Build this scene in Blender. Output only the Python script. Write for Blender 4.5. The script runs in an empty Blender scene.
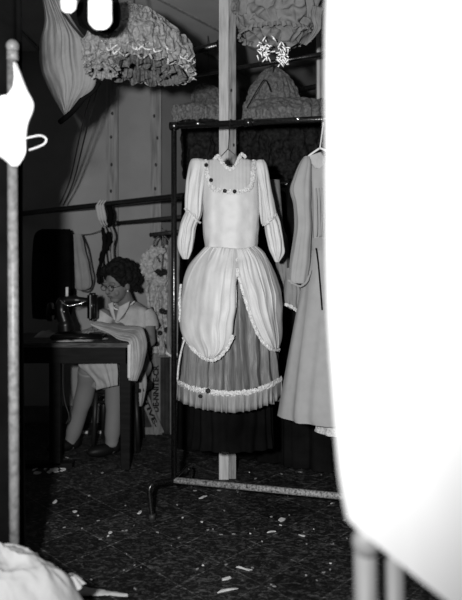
import bpy, bmesh, math, random
from mathutils import Vector, Matrix, noise
C = bpy.context.scene
COL = C.collection
PI = math.pi

# ------------------------------------------------------------ camera
F = 620.0; CH = 1.35; HY = 240.0; CX = 231.0
cd = bpy.data.cameras.new('camera'); cam = bpy.data.objects.new('camera', cd); COL.objects.link(cam)
cam.location = (0, 0, CH); cam.rotation_euler = (PI/2, 0, 0)
cd.sensor_fit = 'VERTICAL'; cd.lens = 35.0; cd.sensor_height = 35.0*600/F
cd.shift_y = -(300-HY)/600.0
cd.clip_start = 0.05
cd.dof.use_dof = True; cd.dof.focus_distance = 3.1; cd.dof.aperture_fstop = 1.7
C.camera = cam
# ------------------------------------------------------------ world, flash, exposure
w = bpy.data.worlds.new('world'); C.world = w; w.use_nodes = True
w.node_tree.nodes['Background'].inputs[0].default_value = (1, 1, 1, 1)
w.node_tree.nodes['Background'].inputs[1].default_value = 0.0
ld = bpy.data.lights.new('camera_flash', 'SPOT'); lo = bpy.data.objects.new('camera_flash', ld); COL.objects.link(lo)
ld.energy = 440; ld.shadow_soft_size = 0.05; ld.spot_size = math.radians(104); ld.spot_blend = 0.8
lo.location = (-0.27, -0.03, 1.46)
lo.rotation_euler = (Vector((-0.25, 3.0, 1.36))-lo.location).to_track_quat('-Z', 'Y').to_euler()
C.view_settings.view_transform = 'Standard'; C.view_settings.look = 'None'
C.view_settings.gamma = 1; C.view_settings.use_curve_mapping = False
C.view_settings.exposure = 0.0

# ------------------------------------------------------------ helpers
def W(px, py, Y): return Vector(((px-CX)*Y/F, Y, CH-(py-HY)*Y/F))
def mat(name, v, rough=0.85, var=0.0, vs=12.0, bump=0.0, bs=60.0, spec=0.2, metal=0.0, stretch=(1,1,1), lo_=None, emit=None, transl=0):
    m = bpy.data.materials.new(name); m.use_nodes = True
    nt = m.node_tree; b = nt.nodes['Principled BSDF']
    b.inputs['Roughness'].default_value = rough; b.inputs['Metallic'].default_value = metal
    b.inputs['Specular IOR Level'].default_value = spec
    tc = nt.nodes.new('ShaderNodeTexCoord'); mp = nt.nodes.new('ShaderNodeMapping'); mp.inputs['Scale'].default_value = stretch
    nt.links.new(tc.outputs['Object'], mp.inputs[0])
    n = nt.nodes.new('ShaderNodeTexNoise'); n.inputs['Scale'].default_value = vs; n.inputs['Detail'].default_value = 5
    nt.links.new(mp.outputs[0], n.inputs['Vector'])
    r = nt.nodes.new('ShaderNodeValToRGB'); e = r.color_ramp.elements
    a = max(0, v*(1-var)); c = min(1, v*(1+var))
    e[0].position = 0.3; e[1].position = 0.7
    e[0].color = (a, a, a, 1); e[1].color = (c, c, c, 1)
    nt.links.new(n.outputs[0], r.inputs[0]); nt.links.new(r.outputs[0], b.inputs['Base Color'])
    if bump:
        n2 = nt.nodes.new('ShaderNodeTexNoise'); n2.inputs['Scale'].default_value = bs; n2.inputs['Detail'].default_value = 4
        nt.links.new(mp.outputs[0], n2.inputs['Vector'])
        bp = nt.nodes.new('ShaderNodeBump'); bp.inputs['Strength'].default_value = bump; bp.inputs['Distance'].default_value = 0.01
        nt.links.new(n2.outputs[0], bp.inputs['Height']); nt.links.new(bp.outputs[0], b.inputs['Normal'])
    return m
M = dict(
 wall=mat('painted wall', .215, var=.12, vs=3, bump=.1, bs=30),
 ceil=mat('painted ceiling', .33, var=.1, vs=3),
 stud=mat('stud wood', .19, var=.35, vs=7, stretch=(8,8,.6)),
 seam=mat('seam', .11),
 palewood=mat('pale pine', .40, var=.25, vs=8, stretch=(9,9,.8), rough=.7),
 greywood=mat('grey pine', .20, var=.45, vs=8, stretch=(9,9,.9)),
 knot=mat('knot', .03),
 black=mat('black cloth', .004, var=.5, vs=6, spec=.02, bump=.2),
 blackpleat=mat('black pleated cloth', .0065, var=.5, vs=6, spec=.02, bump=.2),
 pipe=mat('dark enamel pipe', .005, rough=.27, var=.95, vs=90, bump=.15, bs=120, spec=.8),
 pipedull=mat('dull dark pipe', .02, rough=.55, var=.6, vs=60, spec=.3),
 pipedusty=mat('dusty worn pipe', .2, rough=.6, var=.85, vs=110, bump=.3, spec=.3),
 pipegrey=mat('grey steel pipe', .17, rough=.45, var=.35, vs=50, bump=.2, spec=.4),
 pipepale=mat('pale pipe', .16, rough=.5, var=.2),
 white=mat('white satin', .46, rough=.55, var=.05, vs=20, bump=.12, bs=45, spec=.35),
 yoke=mat('sheer white yoke', .37, var=.1, bump=.2, bs=80),
 lace=mat('white lace', .52, var=.35, vs=120, bump=.9, bs=160),
 darkbloom=mat('dark rosette', .012, var=.5),
 under=mat('grey shot taffeta', .115, rough=.5, var=.3, vs=25, bump=.35, bs=50, stretch=(3,3,.35), spec=.4),
 robe=mat('grey cotton robe', .25, var=.06, vs=20, bump=.1, bs=60),
 robedark=mat('grey belt', .22, var=.08),
 nearwhite=mat('near white cloth', .22, var=.02, vs=6),
 glarewhite=mat('bleached white cloth', .75, var=.02, vs=6),
 tulledome=mat('dusky tulle', .145, var=.45, vs=80, bump=1.0, bs=140),
 heap=mat('white heaped cloth', .33, var=.06, vs=12, bump=.3, bs=30),
 tulle=mat('grey tulle', .19, var=.45, vs=60, bump=1.0, bs=95),
 tulleb=mat('crisp grey taffeta', .135, var=.15, vs=30, bump=.6, bs=40),
 tulleedge=mat('pale tulle edge', .5, var=.4, vs=90, bump=.9, bs=120),
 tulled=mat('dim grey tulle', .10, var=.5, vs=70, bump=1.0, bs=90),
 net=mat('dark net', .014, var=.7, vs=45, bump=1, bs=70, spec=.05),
 palecloth=mat('pale gathered cloth', .2, var=.12, vs=10, bump=.35, bs=50),
 bead=mat('glossy ribbon', .8, rough=.25, var=.3, vs=200, spec=.6),
 skin=mat('skin', .135, rough=.6, var=.08, vs=30, bump=.08),
 hair=mat('dark curly hair', .008, var=.7, vs=60, bump=1, bs=90, spec=.1),
 blouse=mat('light cotton dress', .36, var=.1, vs=30, bump=.15, bs=60),
 skirt=mat('light skirt', .27, var=.1, vs=30, bump=.15, bs=60),
 stocking=mat('stocking', .15, rough=.5, var=.05),
 blackshoe=mat('black leather', .005, rough=.5, spec=.15),
 glass=mat('spectacle frame', .02, rough=.3, spec=.5),
 pearl=mat('pearl', .6, rough=.2, spec=.6),
 table=mat('dark table wood', .005, rough=.6, var=.5, vs=8, stretch=(1,8,8), spec=.12),
 tabletop=mat('worn table top', .05, rough=.6, var=.7, vs=14, stretch=(1,6,6)),
 enamel=mat('black machine enamel', .004, rough=.33, spec=.25),
 chrome=mat('chrome', .6, rough=.2, metal=.9),
 seam_cloth=mat('sewn cloth', .34, var=.1, vs=20, bump=.3, bs=40),
 crate=mat('crate board', .12, var=.35, vs=9, stretch=(6,6,1)),
 cratedark=mat('crate interior', .02, var=.5),
 ink=mat('crate ink', .004),
 seat=mat('stool wood', .008, rough=.5, var=.4, spec=.3),
 gown=mat('pale lace gown', .30, var=.45, vs=50, bump=1, bs=70),
 greygown=mat('grey gown', .16, var=.2, vs=20, bump=.3),
 paper=mat('scrap', .5, var=.3, vs=30),
 paperdim=mat('dim scrap', .2, var=.3, vs=30),
 wire=mat('wire', .015, rough=.4, spec=.5),
 whitewire=mat('white wire', .6, rough=.4),
 nearpipe=mat('near grey pipe', .10, rough=.5, var=.06),
 base=mat('baseboard', .07, var=.3),
)
# floor: dark nine-inch tiles laid on the diagonal
def floor_mat():
    m = bpy.data.materials.new('marbled dark tile'); m.use_nodes = True; nt = m.node_tree; b = nt.nodes['Principled BSDF']
    tc = nt.nodes.new('ShaderNodeTexCoord'); mp = nt.nodes.new('ShaderNodeMapping'); mp.inputs['Rotation'].default_value = (0, 0, math.radians(44))
    nt.links.new(tc.outputs['Object'], mp.inputs[0])
    br = nt.nodes.new('ShaderNodeTexBrick'); br.offset = 0; br.inputs['Scale'].default_value = 1
    br.inputs['Brick Width'].default_value = .229; br.inputs['Row Height'].default_value = .229; br.inputs['Mortar Size'].default_value = .0022
    br.inputs['Color1'].default_value = (.55,.55,.55,1); br.inputs['Color2'].default_value = (1,1,1,1); br.inputs['Mortar'].default_value = (2.2,2.2,2.2,1)
    nt.links.new(mp.outputs[0], br.inputs['Vector'])
    m2 = nt.nodes.new('ShaderNodeMapping'); m2.inputs['Scale'].default_value = (1, 2.2, 1); m2.inputs['Rotation'].default_value = (0,0,.5)
    nt.links.new(tc.outputs['Object'], m2.inputs[0])
    n = nt.nodes.new('ShaderNodeTexNoise'); n.inputs['Scale'].default_value = 26; n.inputs['Detail'].default_value = 9; n.inputs['Roughness'].default_value = .75; n.inputs['Distortion'].default_value = 1.4
    nt.links.new(m2.outputs[0], n.inputs['Vector'])
    r = nt.nodes.new('ShaderNodeValToRGB'); e = r.color_ramp.elements; e[0].position = .50; e[1].position = .74
    e[0].color = (.004,.004,.004,1); e[1].color = (.20,.20,.20,1)
    nt.links.new(n.outputs[0], r.inputs[0])
    mx = nt.nodes.new('ShaderNodeMix'); mx.data_type = 'RGBA'; mx.blend_type = 'MULTIPLY'; mx.inputs[0].default_value = 1
    nt.links.new(r.outputs[0], mx.inputs[6]); nt.links.new(br.outputs[0], mx.inputs[7]); 
    br2 = nt.nodes.new('ShaderNodeTexBrick'); br2.offset = 0; br2.inputs['Scale'].default_value = 1
    br2.inputs['Brick Width'].default_value = .229; br2.inputs['Row Height'].default_value = .229; br2.inputs['Mortar Size'].default_value = .0016
    br2.inputs['Color1'].default_value = (0,0,0,1); br2.inputs['Color2'].default_value = (.004,.004,.004,1); br2.inputs['Mortar'].default_value = (.024,.024,.024,1)
    nt.links.new(mp.outputs[0], br2.inputs['Vector'])
    ad = nt.nodes.new('ShaderNodeMix'); ad.data_type = 'RGBA'; ad.blend_type = 'ADD'; ad.inputs[0].default_value = 1
    nt.links.new(mx.outputs[2], ad.inputs[6]); nt.links.new(br2.outputs[0], ad.inputs[7]); nt.links.new(ad.outputs[2], b.inputs['Base Color'])
    b.inputs['Roughness'].default_value = .6; b.inputs['Specular IOR Level'].default_value = .25
    bp = nt.nodes.new('ShaderNodeBump'); bp.inputs['Strength'].default_value = .3; bp.inputs['Distance'].default_value = .004
    nt.links.new(n.outputs[0], bp.inputs['Height']); nt.links.new(bp.outputs[0], b.inputs['Normal'])
    return m
M['floor'] = floor_mat()

def obj(name, bm, m, parent=None, smooth=True, sub=0, solid=0, label=None):
    me = bpy.data.meshes.new(name); bm.normal_update(); bm.to_mesh(me); bm.free()
    if smooth:
        for p in me.polygons: p.use_smooth = True
    me.materials.append(M[m] if isinstance(m, str) else m)
    o = bpy.data.objects.new(name, me); COL.objects.link(o)
    if parent: o.parent = parent
    if solid:
        s = o.modifiers.new('solid', 'SOLIDIFY'); s.thickness = solid; s.offset = 0
    if sub:
        s = o.modifiers.new('sub', 'SUBSURF'); s.levels = sub; s.render_levels = sub
    if label: o['label'] = label
    return o
def tag(o, label, cat, group=None, kind=None):
    o['label'] = label; o['category'] = cat
    if group: o['group'] = group
    if kind: o['kind'] = kind
    return o
def thing(name, label, cat, group=None):
    return tag_new(name, label, cat, group)
def tag_new(name, label, cat, group=None):
    o = bpy.data.objects.new(name, None); COL.objects.link(o); o.empty_display_size = .05
    return tag(o, label, cat, group)
def struct(name, bm, m, label=None, parent=None):
    o = obj(name, bm, m, parent, smooth=False); o['kind'] = 'structure'; o['category'] = name.split('_')[0]
    if label: o['label'] = label
    return o
def NB(): return bmesh.new()
def box(bm, a, b, rot=None, cen=None):
    a, b = Vector(a), Vector(b); vs = []
    for x in (a.x, b.x):
        for y in (a.y, b.y):
            for z in (a.z, b.z):
                p = Vector((x, y, z))
                if rot: p = rot @ (p-cen) + cen
                vs.append(bm.verts.new(p))
    for f in ((0,1,3,2),(4,6,7,5),(0,4,5,1),(2,3,7,6),(0,2,6,4),(1,5,7,3)):
        bm.faces.new([vs[i] for i in f])
def frame_of(d):
    d = d.normalized(); u = Vector((0,0,1)) if abs(d.z) < .9 else Vector((1,0,0))
    a = d.cross(u).normalized(); return a, d.cross(a).normalized()
def tube(bm, pts, r, n=12, cap=True):
    pts = [Vector(p) for p in pts]; rings = []
    rr = r if isinstance(r, (list, tuple)) else [r]*len(pts)
    a = None
    for i, p in enumerate(pts):
        d = (pts[min(i+1, len(pts)-1)]-pts[max(i-1, 0)]).normalized()
        if a is None: a, b = frame_of(d)
        else:
            a = (a-d*a.dot(d)).normalized(); b = d.cross(a)
        rings.append([bm.verts.new(p+(a*math.cos(t)+b*math.sin(t))*rr[i]) for t in [2*PI*k/n for k in range(n)]])
    for i in range(len(rings)-1):
        for k in range(n): bm.faces.new((rings[i][k], rings[i][(k+1)%n], rings[i+1][(k+1)%n], rings[i+1][k]))
    if cap: bm.faces.new(rings[0][::-1]); bm.faces.new(rings[-1])
def spline(pts, n):
    pts = [Vector(p) for p in pts]; out = []
    m = len(pts)-1
    for i in range(n+1):
        t = i/n*m; k = min(int(t), m-1); f = t-k
        p0, p1, p2, p3 = pts[max(k-1,0)], pts[k], pts[k+1], pts[min(k+2, m)]
        out.append(.5*((2*p1)+(p2-p0)*f+(2*p0-5*p1+4*p2-p3)*f*f+(3*p1-p0-3*p2+p3)*f**3))
    return out
def ell(bm, c, r, rot=None, u=18, v=12):
    mt = Matrix.Translation(c) @ ((rot.to_4x4() if rot else Matrix.Identity(4))) @ Matrix.Diagonal((r[0], r[1], r[2], 1))
    bmesh.ops.create_uvsphere(bm, u_segments=u, v_segments=v, radius=1, matrix=mt)
def nz(*a): return noise.noise(Vector(a))
def fract(*a): return noise.fractal(Vector(a), 1.0, 2.0, 4)

# closed cloth tube from pixel rows (py, pxL, pxR, half depth, fold amp m)
def loft(bm, rows, Y, nr=60, nc=140, fold=9, seed=0, sharp=0.0, crumple=0.0, cs=14, top=False, gather=1.0, yoff=None, facing=0.0):
    cl = spline([Vector((r[0], r[1], r[2])) for r in rows], nr)
    dl = spline([Vector((r[3], r[4], r[5] if len(r) > 5 else 0)) for r in rows], nr)
    rings = []
    for i in range(nr+1):
        py, xl, xr = cl[i]; hd, amp, yo = dl[i]; ring = []
        A, B = W(xl, py, Y), W(xr, py, Y); c = (A+B)/2; hw = (B.x-A.x)/2
        t = i/nr
        for k in range(nc):
            a = 2*PI*k/nc
            ph = fold*a + 1.3*nz(math.cos(a)*1.3+seed, math.sin(a)*1.3, t*1.2*gather)*3
            s = math.sin(ph)
            if sharp: s = (1-sharp)*s + sharp*(1-2*abs(math.sin(ph/2)))
            s += .5*nz(math.cos(a)*5+seed*3, math.sin(a)*5, t*2)
            d = amp*s
            x, y = hw*math.cos(a), hd*math.sin(a)
            nrm = Vector((math.cos(a)*hd, math.sin(a)*hw, 0)).normalized() if hd > 1e-4 else Vector((0,-1,0))
            p = Vector((c.x+x, Y+yo+y, c.z)) + nrm*(d-amp*.6)
            if crumple:
                q = p*cs
                p += Vector((nz(q.x+seed, q.y, q.z), nz(q.x, q.y+7, q.z+seed), nz(q.x+3, q.y, q.z+9)))*crumple
            ring.append(bm.verts.new(p))
        rings.append(ring)
    for i in range(nr):
        for k in range(nc): bm.faces.new((rings[i][k], rings[i+1][k], rings[i+1][(k+1)%nc], rings[i][(k+1)%nc]))
    if top: bm.faces.new(rings[0])
    return rings
# open cloth panel between two pixel edges
def panel(bm, L, R, Y, nu=50, nv=60, bulge=.05, folds=6, amp=.006, seed=0, crumple=0.0, cs=12, yv=None, rad=0.0, hemj=0.0, sharpb=.6, folds2=0.0):
    l = spline([Vector((a[0], a[1], a[2] if len(a) > 2 else Y)) for a in L], nv)
    r = spline([Vector((a[0], a[1], a[2] if len(a) > 2 else Y)) for a in R], nv)
    g = []
    for j in range(nv+1):
        v = j/nv; row = []
        for i in range(nu+1):
            u = i/nu; q = l[j].lerp(r[j], u); Yq = q.z
            b = bulge*(math.sin(PI*u)**sharpb)*(math.sin(PI*min(1, .08+v*.92))**.5 if rad == 0 else 1)
            ph = 2*PI*folds*u + 2.5*nz(u*3+seed, v*1.5, seed)*2
            aa = amp*(math.sin(PI*u)**.3)
            d = b + aa*math.sin(ph) + aa*.8*nz(u*9+seed, v*4, 3)
            if folds2:
                e_ = math.sin(PI*u)**.4; w_ = 1-abs(nz(u*6.5+seed*2+.8*math.sin(v*2), v*.9, seed))*2.2
                d += folds2*e_*(w_**3 if w_ > 0 else 0)*(.35+.65*nz(u*2, v*2.5+seed, 4)+.2)+folds2*.5*nz(u*14+seed, v*1.6, 8)*e_*(1.1-v)
            p = W(q.x, q.y, Yq)
            p.y -= d
            if crumple:
                s = p*cs; p += Vector((nz(s.x+seed, s.y, s.z)*.5, nz(s.x, s.y+7, s.z+seed), nz(s.x+3, s.y, s.z+9)*.5))*crumple
            row.append(bm.verts.new(p))
        g.append(row)
    for j in range(nv):
        for i in range(nu): bm.faces.new((g[j][i], g[j+1][i], g[j+1][i+1], g[j][i+1]))
    return g
# crinkled lace edging along a world path
def lace(bm, path, wdt=.012, n=120, seed=1, out=Vector((0,-1,0))):
    rnd = random.Random(seed); P = spline(path, n); prev = None
    for i, p in enumerate(P):
        d = (P[min(i+1, n)]-P[max(i-1, 0)]).normalized(); s = d.cross(out).normalized(); row = []
        for k in range(5):
            f = (k-2)/2
            row.append(bm.verts.new(p+s*(f*wdt*(.6+.6*rnd.random()))+out*(wdt*(.2+.7*rnd.random())*(1-.5*abs(f)))+d*rnd.uniform(-.3,.3)*wdt*.4))
        if prev:
            for k in range(4): bm.faces.new((prev[k], row[k], row[k+1], prev[k+1]))
        prev = row
def rosette(bm, c, r, seed=0):
    rnd = random.Random(seed)
    for k in range(7):
        a = 2*PI*k/7; o = Vector((math.cos(a)*r*.55, -r*.2*rnd.random(), math.sin(a)*r*.55))
        ell(bm, c+o, (r*.5, r*.3, r*.45), Matrix.Rotation(rnd.random()*3, 3, 'Y'), 8, 6)
# gathered ruffle band hanging off a ring
def ruffle(bm, c, rx, ry, h, flare, amp, freq, seed, tilt=(0,0), n=420, rows=7, part=(0, 2*PI), down=-1):
    prev = None; full = abs(part[1]-part[0]-2*PI) < .01
    for j in range(rows+1):
        t = j/rows; row = []
        for i in range(n + (0 if full else 1)):
            a = part[0]+(part[1]-part[0])*i/n; ca, sa = math.cos(a), math.sin(a)
            k = 1 + 0
            rad = flare*t + amp*(t**.8)*(math.sin(freq*a+2.5*nz(ca*2+seed, sa*2, 0)) + .8*nz(ca*14+seed, sa*14, t*2))
            z = down*h*t*(1+.25*nz(ca*6+seed, sa*6, 5)) + amp*.5*math.cos(freq*a*.5+seed)*t
            p = Vector((c.x+ca*(rx+rad), c.y+sa*(ry+rad), c.z+z+tilt[0]*ca*rx+tilt[1]*sa*ry))
            row.append(bm.verts.new(p))
        if prev:
            m = len(row)
            for i in range(m if full else m-1): bm.faces.new((prev[i], row[i], row[(i+1)%m], prev[(i+1)%m]))
        prev = row

# ============================================================ STRUCTURE
WY = 4.6; CZ = 2.75
bm = NB(); box(bm, (-2.2, -.6, -.05), (2.4, 7.2, 0)); struct('floor', bm, 'floor', 'dark marbled floor tiles laid on the diagonal')
bm = NB(); box(bm, (-2.2, -.6, CZ), (2.4, 7.2, CZ+.05)); struct('ceiling', bm, 'ceil', 'grey board ceiling')
bm = NB(); box(bm, (-2.2, WY, 0), (-.53, WY+.1, CZ)); struct('wall_back', bm, 'wall', 'plain grey back wall')
bm = NB(); box(bm, (-2.3, -.6, 0), (-2.2, WY+.1, CZ)); struct('wall_left', bm, 'wall', 'left wall in darkness')
bm = NB(); box(bm, (2.4, -.6, 0), (2.5, 7.2, CZ)); struct('wall_right', bm, 'wall', 'right wall')
bm = NB(); ang = math.radians(61); c0 = Vector((-.53, WY+.0, 0))
box(bm, c0, c0+Vector((2.95, .1, CZ)), Matrix.Rotation(ang, 3, 'Z'), c0); struct('wall_angled', bm, 'wall', 'grey wall running back at an angle')
bm = NB(); box(bm, (.8, 7.1, 0), (2.4, 7.2, CZ)); struct('wall_far', bm, 'wall', 'far wall')
for i, (a, b) in enumerate((((184,12), (218,30)), ((205,53), (218,60)), ((20,30), (80,92)))):
    def cp(p):
        Y = F*(CZ-CH)/(HY-p[1]); return Vector(((p[0]-CX)*Y/F, Y, CZ))
    A, B = cp(a), cp(b); d = (B-A).normalized(); s = Vector((-d.y, d.x, 0))*.012
    A2, B2 = A-d*.6, B+d*.5; bm = NB()
    v = [bm.verts.new(q) for q in (A2-s, B2-s, B2+s, A2+s)]; v2 = [bm.verts.new(q.co+Vector((0,0,-.006))) for q in v]
    bm.faces.new(v); bm.faces.new(v2[::-1])
    for k in range(4): bm.faces.new((v[k], v2[k], v2[(k+1)%4], v[(k+1)%4]))
    struct('trim_%d' % (i+1), bm, 'stud', 'thin batten over a ceiling joint')
for i, (a, b) in enumerate(((106.5, 118.5), (150.5, 161.5))):
    x0, x1 = (a-CX)*WY/F, (b-CX)*WY/F; bm = NB(); box(bm, (x0, WY-.025, 0), (x1, WY+.01, CZ-.001))
    s = struct('trim_%d' % (i+4), bm, 'stud', 'rough vertical timber fixed to the back wall, %s' % ('left of the two' if i == 0 else 'right of the two'))
    bk = NB(); rnd = random.Random(i)
    for k in range(5):
        z = 1.5+.19*k+rnd.random()*.05; ell(bk, Vector((x0+.03+rnd.random()*.03, WY-.026, z)), (.009, .004, .014), None, 10, 6)
    obj('knot', bk, 'knot', s)
bm = NB(); box(bm, (-2.2, WY-.02, 0), (-.55, WY, .12)); struct('baseboard_back', bm, 'base', 'dark baseboard of the back wall')

# wooden posts
def post(px0, px1, pxm, Y, label, z0=0):
    t = tag_new('wooden_post', label, 'post'); t.location = W((px0+px1)/2, HY, Y)-Vector((0,0,CH)); t['kind'] = 'structure'
    o = t.location
    xa, xm, xb = [(p-CX)*Y/F-o.x for p in (px0, pxm, px1)]
    b = NB(); box(b, (xa, 0, 0), (xm-.0015, .045, CZ-.001)); bmesh.ops.bevel(b, geom=b.edges[:], offset=.0015, segments=1, affect='EDGES'); obj('pale_board', b, 'palewood', t, False)
    b = NB(); box(b, (xm, .012, 0), (xb, .05, CZ-.001)); bmesh.ops.bevel(b, geom=b.edges[:], offset=.0015, segments=1, affect='EDGES'); g = obj('grey_board', b, 'greywood', t, False)
    k_ = NB(); rnd = random.Random(int(px0))
    for i in range(7): ell(k_, Vector(((xm+xb)/2+rnd.uniform(-.01,.012), .0115, .2+i*.33+rnd.random()*.1)), (.006, .003, .01), None, 8, 6)
    obj('knot', k_, 'knot', g)
post(219, 236, 229, 3.49, 'tall wooden post of pale and grey boards behind the white costume dress')
post(317, 331, 320, 3.75, 'wooden post at the right, half hidden by the bright white cloth')

# ============================================================ FRONT CLOTHES RACK
rk = tag_new('clothes_rack', 'dark pipe clothes rack carrying the white costume dress and grey robe', 'clothes rack')
Pa = Vector((-.285, 3.1, 0)); Pd = Vector((.733, -.18, 0)).normalized()
def RK(s, z): return Pa+Pd*s+Vector((0,0,z))
LEN = 1.55; ZT, ZB = 1.92, .15
b = NB(); tube(b, [RK(0, ZB-.02), RK(0, ZT+.01)], .014, 16); obj('upright', b, 'pipe', rk)
b = NB(); tube(b, [RK(LEN, ZB-.02), RK(LEN, ZT+.01)], .014, 16); obj('upright', b, 'pipe', rk)
b = NB(); tube(b, [RK(0, ZT), RK(LEN, ZT)], .0155, 16)
for s in (0, .38, LEN): tube(b, [RK(s-.02, ZT), RK(s+.02, ZT)], .021, 16)
tr = obj('top_rail', b, 'pipe', rk)
for sx in (.125, .62):
    b = NB(); ell(b, RK(sx, ZT+.004)+Vector((0,-.016,0)), (.009,.005,.007)); obj('screw', b, 'chrome', tr)
b = NB(); tube(b, [RK(0, ZB), RK(LEN, ZB)], .0155, 16); obj('bottom_rail', b, 'pipedusty', rk)
for s in (0, LEN):
    for sg in (-1, 1):
        b = NB(); q = RK(s, ZB)
        if sg < 0:
            tube(b, spline([q, q+Vector((-.04,-.035,.006)), q+Vector((-.085,-.08,.016)), q+Vector((-.108,-.10,.0)), q+Vector((-.106,-.105,-.05)), q+Vector((-.095,-.11,-ZB+.012))], 30), .0125)
            e = q+Vector((-.095,-.11,0)); ra = .017
        else:
            tube(b, spline([q, q+Vector((.03,.12,-.005)), q+Vector((.05,.22,-.015)), q+Vector((.068,.26,-.045)), q+Vector((.07,.26,-ZB+.01))], 24), .0065)
            e = q+Vector((.07,.26,0)); ra = .01
        f = obj('foot', b, 'pipe', rk)
        b = NB(); tube(b, [(e.x, e.y, 0.001), (e.x, e.y, .03)], ra); obj('foot_cap', b, 'pipedull', f)

# ============================================================ OVERHEAD AND WALL PIPES
def rail(name, a, c_, r, m, label):
    b = NB(); tube(b, [a, c_], r, 14)
    for q, d in ((a, 1), (c_, -1)):
        dd = (c_-a).normalized()*d; tube(b, [q, q+dd*.03], r*1.4, 14)
    o = obj(name, b, m); tag(o, label, 'pipe'); return o
def ext(p0, Y0, p1, Y1, e0=0, e1=0):
    a, c_ = W(*p0, Y0), W(*p1, Y1); d = c_-a; return a-d*e0, c_+d*e1
a, c_ = ext((55,210), 4.4, (291,183.5), 3.62, .45, .9)
railA = rail('hanging_rail', a, c_, .019, 'pipe', 'long dark hanging rail crossing behind the woman and the rack')
RA0, RA1 = a, c_
def RA(px, dy=0):   # point of long rail seen at column px
    best = min(range(401), key=lambda i: abs((CX+F*RA0.lerp(RA1, i/400).x/RA0.lerp(RA1, i/400).y)-px)); return RA0.lerp(RA1, best/400)
a, c_ = ext((115,223.5), 4.5, (175,217.5), 4.15, .0, .6)
rail('hanging_rail', a, c_, .014, 'pipedull', 'short thinner dark rail just below the long hanging rail')
a, c_ = ext((193,51.5), 3.78, (218,45), 3.68, 1.0, .2)
rail('ceiling_pipe', a, c_, .021, 'pipe', 'dark pipe under the ceiling behind the large ruffled petticoat')
a, c_ = ext((205,73.5), 3.75, (275,62), 3.55, .3, .9)
rail('ceiling_pipe', a, c_, .014, 'pipe', 'thin dark pipe passing behind the post and beneath the tasselled puff')
a, c_ = ext((301,89.5), 3.95, (317,86.5), 3.88, .9, 2)
rail('ceiling_pipe', a, c_, .017, 'pipe', 'dark pipe end beside the right post above the tulle')

# ============================================================ WHITE COSTUME DRESS
DY = 2.93
dr = tag_new('costume_dress', 'white period costume dress with looped overskirt and grey taffeta underskirt, on the rack', 'dress')
b = NB()
loft(b, [(158,217,241,.035,.000),(161,206,254,.045,.001),(168,203,259,.055,.002),(185,203,259.5,.075,.0015),(205,202.5,260,.085,.0018),(225,203,259.5,.08,.002),(240,204,258,.075,.002),(247,204.5,257.5,.075,.002),(252,203,259,.078,.002)], DY, 60, 180, 7, 3, 0, .004, 22)
def neckdip(b):
    for v in b.verts:
        Y = v.co.y; px = CX+F*v.co.x/Y; py = HY-(v.co.z-CH)*F/Y; lim = 156+13*math.exp(-((px-230)/7.5)**4)
        if py < lim: v.co.z = CH-(lim-HY)*Y/F
neckdip(b)
bod = obj('bodice', b, 'white', dr)
# sheer yoke shell just in front of the bodice
def front_y(py):  # depth of bodice front
    return DY
def bodice_front(px, py, off=.004):
    tb = [(158,217,241,.035),(161,206,254,.045),(168,203,259,.055),(185,203,259.5,.075),(205,202.5,260,.085),(225,203,259.5,.08),(247,204.5,257.5,.075),(260,200,262,.08)]
    for i in range(len(tb)-1):
        if py <= tb[i+1][0] or i == len(tb)-2:
            t = max(0, min(1, (py-tb[i][0])/(tb[i+1][0]-tb[i][0]))); q = [tb[i][k]*(1-t)+tb[i+1][k]*t for k in range(4)]; break
    c = (q[1]+q[2])/2; hw = (q[2]-q[1])/2; u = max(-1, min(1, (px-c)/hw))
    p = W(px, py, DY); p.y = DY-q[3]*math.sqrt(max(0, 1-u*u))-off; return p
b = NB(); g = []
for j in range(31):
    row = []; v = j/30
    for i in range(41):
        u = i/40; xx = 209+ (251-209)*u
        top = 159+11*math.sin(PI*min(1, max(0, (u-.2)/.6)))**.8 if .2 < u < .8 else 159+ abs(u-.5)*2
        bot = 192+2*math.sin(PI*u)
        if u < .12 or u > .88: bot = 190-10*abs(u-.5)
        py = top+(bot-top)*v
        p = bodice_front(xx, py, .005+.0015*math.sin(u*75)); row.append(b.verts.new(p))
    g.append(row)
for j in range(30):
    for i in range(40): b.faces.new((g[j][i], g[j+1][i], g[j+1][i+1], g[j][i+1]))
neckdip(b)
yk = obj('yoke', b, 'yoke', dr, solid=.002, label='slightly sheer gathered yoke')
b = NB()
pth = [bodice_front(*q, .006) for q in ((205,160),(207,170),(209,180),(212,188),(220,192),(230,193.5),(240,193),(249,189),(252,180),(253,170),(254,160))]
lace(b, pth, .012, 150, 3); obj('yoke_frill', b, 'lace', dr)
b = NB()
neck = [W(214,160,DY-.035), W(218,156,DY-.045), W(221,161,DY-.06), W(226,167,DY-.065), W(231,169,DY-.067), W(236,165,DY-.06), W(239,158,DY-.045), W(242,154.5,DY-.035), W(246,158,DY-.03)]
lace(b, neck, .009, 90, 5)
# raised collar at the back of the neck
obj('neck_frill', b, 'lace', dr)
for i, q in enumerate(((206.5,166),(211.5,181.5),(225,192.5),(234.5,193))):
    b = NB(); rosette(b, bodice_front(*q, .016), .0095, i); obj('rosette', b, 'darkbloom', dr, label='dark rosette on the yoke edge')
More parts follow.
